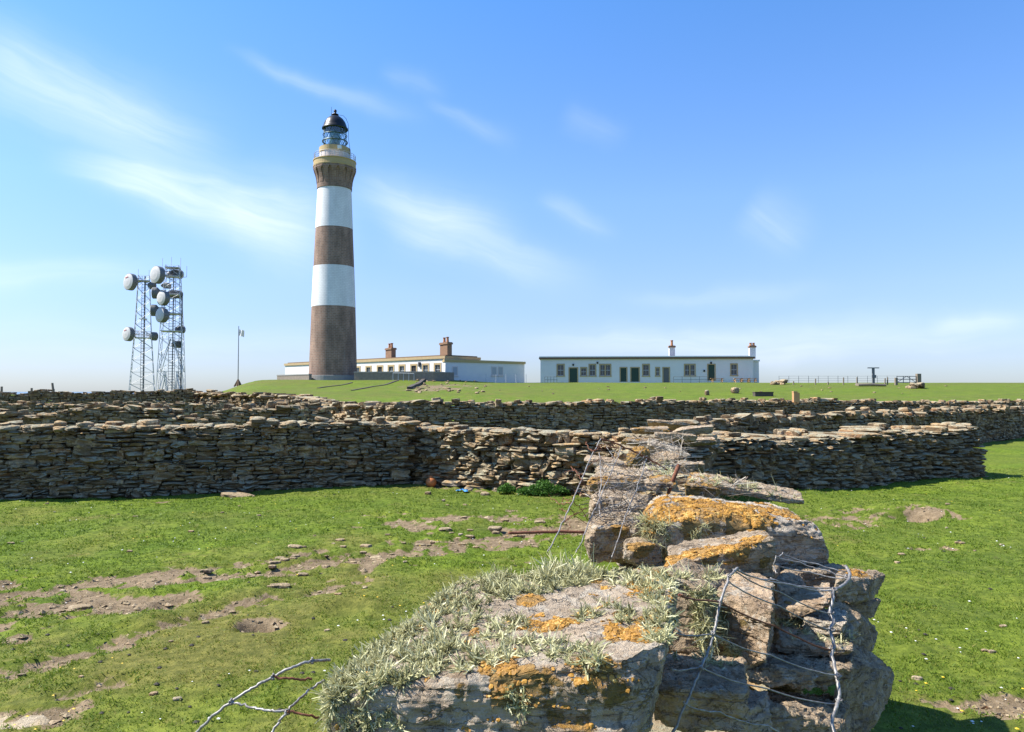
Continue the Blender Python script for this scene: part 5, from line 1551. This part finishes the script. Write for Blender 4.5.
# ------------------------------------------------------------------ things by the near walls and in the turf
q = G(431, 485.5); q[2] = zs(q[0], q[1])
e = empty('fishing_float', q, 'round orange fishing float on the grass at the foot of the sunlit wall', 'float')
mb = MB(); R = .115
mb.lathe([(.001, 0)] + [(R * math.sin(t_), R - R * math.cos(t_)) for t_ in np.linspace(.15, math.pi - .15, 14)] + [(.001, 2 * R)], q, 24); mb.put('float_body', M['float'], e, smooth_=True)
mb = MB(); mb.lathe([(.03, 2 * R - .012), (.035, 2 * R + .02), (.018, 2 * R + .03), (.015, 2 * R)], q, 12); mb.put('rope_eye', M['float'], e, smooth_=True)
q = G(462, 491); q[2] = zs(q[0], q[1])
gx_, gy_ = np.meshgrid(np.linspace(-.12, .12, 12), np.linspace(-.07, .07, 9)); h_ = .03 + .035 * fbm2(gx_ * 12, gy_ * 12, 3, 3)
V = np.stack([q[0] + gx_, q[1] + gy_ * (1 + .6 * np.sin(gx_ * 20)), q[2] + h_], -1).reshape(-1, 3)
i_ = np.arange(108).reshape(9, 12); Q = np.stack([i_[:-1, :-1], i_[:-1, 1:], i_[1:, 1:], i_[1:, :-1]], -1).reshape(-1, 4)
tag(put('plastic_scrap', np.concatenate([V, V - [0, 0, .004]]), [np.concatenate([Q, Q[:, ::-1] + len(V)])], M['blue']), 'crumpled scrap of blue plastic on the grass near the orange float', 'litter')


def leafy(name, label, c, rx, ry, h, num, seed, leaf=.035):
    r = np.random.default_rng(seed)
    e = empty(name, c, label, 'plant')
    a_ = r.uniform(0, 6.28, num); q_ = np.sqrt(r.random(num)); x = c[0] + rx * q_ * np.cos(a_); y = c[1] + ry * q_ * np.sin(a_)
    lump = .55 + .45 * fbm2(x * 5, y * 5, seed, 2); z = c[2] + h * (1 - .7 * q_ ** 2) * np.clip(lump, .2, 1) * r.random(num) ** .5
    D = r.normal(size=(num, 3)) + [0, 0, .6]; D /= np.linalg.norm(D, axis=1, keepdims=True)
    L = leaf * r.uniform(.6, 1.4, num)
    V, Q, R_ = ribbons(np.stack([x, y, z], -1), D, L, L * .8, r.normal(size=(num, 3)) * .3 * L[:, None], r.random(num), 2)
    o = put('leaves', V, Q, M['nettle'], e, attrs={'rnd': R_}); o['kind'] = 'stuff'
    mb = MB()
    for k in range(26):
        a2 = r.uniform(0, 6.28); q2 = math.sqrt(r.random()); mb.tube([(c[0] + rx * q2 * .8 * math.cos(a2), c[1] + ry * q2 * .8 * math.sin(a2), c[2] - .02), (c[0] + rx * q2 * math.cos(a2), c[1] + ry * q2 * math.sin(a2), c[2] + h * (.9 - .6 * q2 * q2))], .005, 4)
    mb.put('stems', M['nettle'], e)
leafy('nettle_clump', 'bright green nettle clump at the foot of the sunlit wall', G(543, 494), .50, .22, .30, 3000, 61)
leafy('nettle_clump', 'small green nettle tuft just left of the larger clump', G(507, 492), .2, .14, .2, 800, 62)
q = W(378, 426, 16.6); leafy('wall_weed', 'small green weed growing on the wall top where shadowed and sunlit walls meet', np.array([q[0], q[1], 1.18]), .34, .2, .2, 800, 63)

r = np.random.default_rng(99)
def field_stone(px, py, s, lab, grp=None, rnd=.6, flat=.4, seed=0, cat='stone'):
    q = G(px, py); z = zs(q[0], q[1]); rr_ = np.random.default_rng(seed)
    V, Q, R_ = wall_stones([((q[0], q[1], z + s * flat * .22), (s, s * rr_.uniform(.5, .8), s * flat), rr_.uniform(-.4, .4), rr_.normal() * .06)], 5, seed, .07, 4.5)
    tag(put('field_stone', V, Q, M['field'], attrs={'rnd': R_ * 0 + rnd}), lab, cat, grp)
for i, (px, py, s) in enumerate([(295, 549, .13), (248, 563, .10), (275, 565, .09), (322, 565, .10), (366, 546, .11), (280, 587, .14), (376, 554, .1), (207, 574, .06), (303, 574, .08), (340, 541, .09), (338, 592, .05), (318, 586, .06), (420, 541, .1), (445, 530, .13), (470, 535, .09), (495, 529, .14), (520, 534, .10), (540, 523, .12), (505, 520, .09), (462, 520, .11), (430, 524, .1), (562, 522, .1), (535, 545, .07), (575, 515, .09)]):
    field_stone(px, py, s * .72, 'small grey stone on the worn earth strip across the turf', 'stones on the worn earth strip', r.uniform(.3, .9), .32, 600 + i)
for i in range(40):
    f_ = r.random(); px = 190 + 380 * f_ + r.normal() * 8; py = 583 - 60 * f_ ** .8 + r.normal() * 5
    field_stone(px, py, r.uniform(.02, .06), 'dark broken stone lying in the worn strip from the earth patch to the sunlit wall', 'broken stones along the worn strip', r.uniform(.05, .5), .4, 900 + i)
field_stone(16, 717, .17, 'pale flat slab bedded in the turf at the lower left', None, 1.0, .10, 640)
field_stone(80, 601, .10, 'dark flat stone in the bare earth patch on the left', None, .2, .25, 641)
field_stone(944, 476, .17, 'reddish stone on the grass just right of the square wall end', None, .88, .4, 642)
field_stone(917, 676, .035, 'small white stone in the grass right of the boulder pile', None, 1.0, .5, 643)
field_stone(238, 495, .30, 'dark flat stone lying at the shadow edge of the left wall', None, .3, .2, 644)
field_stone(568, 492, .14, 'pale rounded stone right of the nettle clump', None, .8, .6, 645)
field_stone(485, 493, .09, 'pale stone on the grass between float and nettles', None, .9, .5, 646)
field_stone(428, 496, .06, 'dark lump on the grass just below the orange float', None, .05, .7, 647)
for i in range(46):
    px, py = r.uniform(0, 560), 500 + 200 * r.random() ** 1.6
    field_stone(px, py, r.uniform(.018, .045), 'pebble-sized grey stone scattered in the left-hand turf', 'pebbles scattered in the turf', r.uniform(.3, 1), .5, 700 + i)
for i in range(26):
    q = GT(r.uniform(480, 1010), r.uniform(385.5, 394)); k_ = r.uniform(.07, .2)
    V, Q, R_ = wall_stones([((q[0], q[1], q[2] + k_ * .15), (k_, k_ * .7, k_ * .5), r.uniform(0, 3), 0.0)], 2, 860 + i, .1, 4)
    tag(put('field_stone', V, Q, M['field'], attrs={'rnd': R_}), 'small stone dotted on the far green slope below the buildings', 'stone', 'stones dotted on the far slope')
for i in range(14):
    px, py = r.uniform(890, 1020), 500 + 180 * r.random() ** 1.3
    field_stone(px, py, r.uniform(.018, .04), 'pebble-sized pale stone in the grass on the right', 'pebbles in the right-hand grass', r.uniform(.6, 1), .5, 760 + i)
for i, (px, py) in enumerate([(440, 484), (452, 485), (470, 487), (585, 495), (600, 496), (498, 489), (418, 484), (555, 494)]):
    field_stone(px, py, r.uniform(.07, .13), 'fallen stone lying along the foot of the sunlit wall', 'fallen stones at the sunlit wall foot', r.uniform(.5, .95), .45, 800 + i)
# ------------------------------------------------------------------ light, sky, camera
EL, AZ = math.radians(49), math.radians(-86)
ts = Vector((math.sin(AZ) * math.cos(EL), math.cos(AZ) * math.cos(EL), math.sin(EL)))
sun = bpy.data.lights.new('sun', 'SUN'); sun.energy = 5.0; sun.angle = math.radians(.53); sun.color = (1, .945, .86)
so = bpy.data.objects.new('sun', sun); COL.objects.link(so); so.rotation_euler = (-ts).to_track_quat('-Z', 'Y').to_euler(); so.location = (-60, 20, 80)

wd = bpy.data.worlds.new('World'); SC.world = wd; wd.use_nodes = True
t = NT(wd.node_tree); bg = t.N['Background']
sky = t.node('ShaderNodeTexSky', {'sky_type': 'NISHITA', 'sun_disc': False, 'sun_elevation': EL, 'sun_rotation': AZ, 'altitude': 0, 'air_density': 1.0, 'dust_density': .35, 'ozone_density': 2.2})
tc = t.node('ShaderNodeTexCoord').outputs['Generated']
sp = t.node('ShaderNodeSeparateXYZ', None, _0=tc)
az = t.m('ARCTAN2', sp.outputs[0], sp.outputs[1]); el = t.m('ARCSINE', sp.outputs[2])
uv = t.node('ShaderNodeCombineXYZ', None, _0=az, _1=el, _2=0.0).outputs[0]
wn = t.node('ShaderNodeTexNoise', {'noise_dimensions': '3D'}, Scale=5.0, Detail=4, Roughness=.55); t.L.new(uv, wn.inputs['Vector'])
def pang(px, py):
    r_ = ray(px, py); return math.atan2(r_[0], r_[1]), math.asin(r_[2] / np.linalg.norm(r_))
def streak(p0, p1, w0, w1, amt, seed, stretch=5.0, soft=1.25, sc=16):
    """A wisp of cirrus between two directions, fading at its ends, combed along its length."""
    (a0, e0), (a1, e1) = pang(*p0), pang(*p1)
    L = math.hypot(a1 - a0, e1 - e0); th = math.atan2(e1 - e0, a1 - a0)
    dx = t.m('SUBTRACT', az, a0); dy = t.m('SUBTRACT', el, e0)
    s = t.m('DIVIDE', t.m('ADD', t.m('MULTIPLY', dx, math.cos(th)), t.m('MULTIPLY', dy, math.sin(th))), L)
    w = t.m('SUBTRACT', t.m('MULTIPLY', dy, math.cos(th)), t.m('MULTIPLY', dx, math.sin(th)))
    warp = t.m('MULTIPLY', t.m('SUBTRACT', wn.outputs[0], .5), .06)
    w = t.m('ADD', w, warp)
    v = t.node('ShaderNodeCombineXYZ', None, _0=t.m('MULTIPLY', s, L * sc / stretch), _1=t.m('MULTIPLY', w, sc * 2.2), _2=seed * 3.1).outputs[0]
    n = t.noise(v, 1.0, 8, .6, .6)
    width = t.m('ADD', w0 / F, t.m('MULTIPLY', s, (w1 - w0) / F))
    q = t.m('DIVIDE', w, t.m('MAXIMUM', width, .004))
    g = t.m('POWER', 2.718, t.m('MULTIPLY', t.m('MULTIPLY', q, q), -1.0))
    ends = t.m('MULTIPLY', t.step(s, -.08, .25), t.m('SUBTRACT', 1.0, t.step(s, .55, 1.08)))
    return t.m('MULTIPLY', t.m('MULTIPLY', t.m('MULTIPLY', g, ends), t.step(n, .5 - soft * .55, .5 + soft * .6)), amt)
S = [((-60, 30), (230, 160), 26, 34, .58, 1), ((60, 160), (360, 235), 12, 40, .82, 2), ((210, 205), (330, 262), 16, 20, .22, 3), ((230, 55), (430, 122), 5, 11, .24, 4), ((425, 105), (520, 140), 5, 11, .18, 5),
     ((350, 190), (520, 230), 16, 24, .42, 6), ((380, 215), (600, 285), 22, 16, .40, 7), ((560, 118), (630, 140), 11, 11, .14, 8), ((745, 205), (810, 250), 22, 18, .26, 9), ((540, 195), (620, 236), 9, 9, .2, 10),
     ((500, 350), (1120, 330), 16, 22, .42, 11), ((-60, 285), (180, 270), 14, 8, .30, 12), ((620, 300), (840, 292), 8, 8, .16, 13), ((380, 70), (450, 100), 8, 10, .16, 14), ((-100, 340), (560, 350), 22, 22, .16, 15), ((930, 325), (1040, 320), 8, 8, .3, 16)]
tot = None
for a in S:
    k = streak(*a)
    tot = k if tot is None else t.m('ADD', tot, k)
tot = t.m('MULTIPLY', tot, 1.0, clamp=True)
tint = t.ramp(t.m('MULTIPLY', el, 2.0), [(0, (.50, .59, .84)), (.10, (.56, .62, .88)), (.26, (.72, .77, 1.05)), (.5, (.78, .93, 1.20)), (1, (.58, .97, 1.36))])
skyc = t.mix(1.0, sky.outputs[0], tint, 'MULTIPLY')
col = t.mix(tot, skyc, (7.2, 7.4, 8.6))
t.L.new(col, bg.inputs[0]); bg.inputs[1].default_value = .10

cam = bpy.data.cameras.new('camera'); cam.sensor_width = 36; cam.lens = F / 1024 * 36; cam.clip_start = .05; cam.clip_end = 40000
co = bpy.data.objects.new('camera', cam); COL.objects.link(co); co.location = (0, 0, EYE); co.rotation_euler = (math.pi / 2 + PITCH, 0, 0)
SC.camera = co
vs = SC.view_settings; vs.view_transform = 'Standard'; vs.look = 'None'; vs.gamma = 1; vs.use_curve_mapping = False; vs.exposure = 1.0
SC.cycles.max_bounces = 6; SC.cycles.transparent_max_bounces = 8
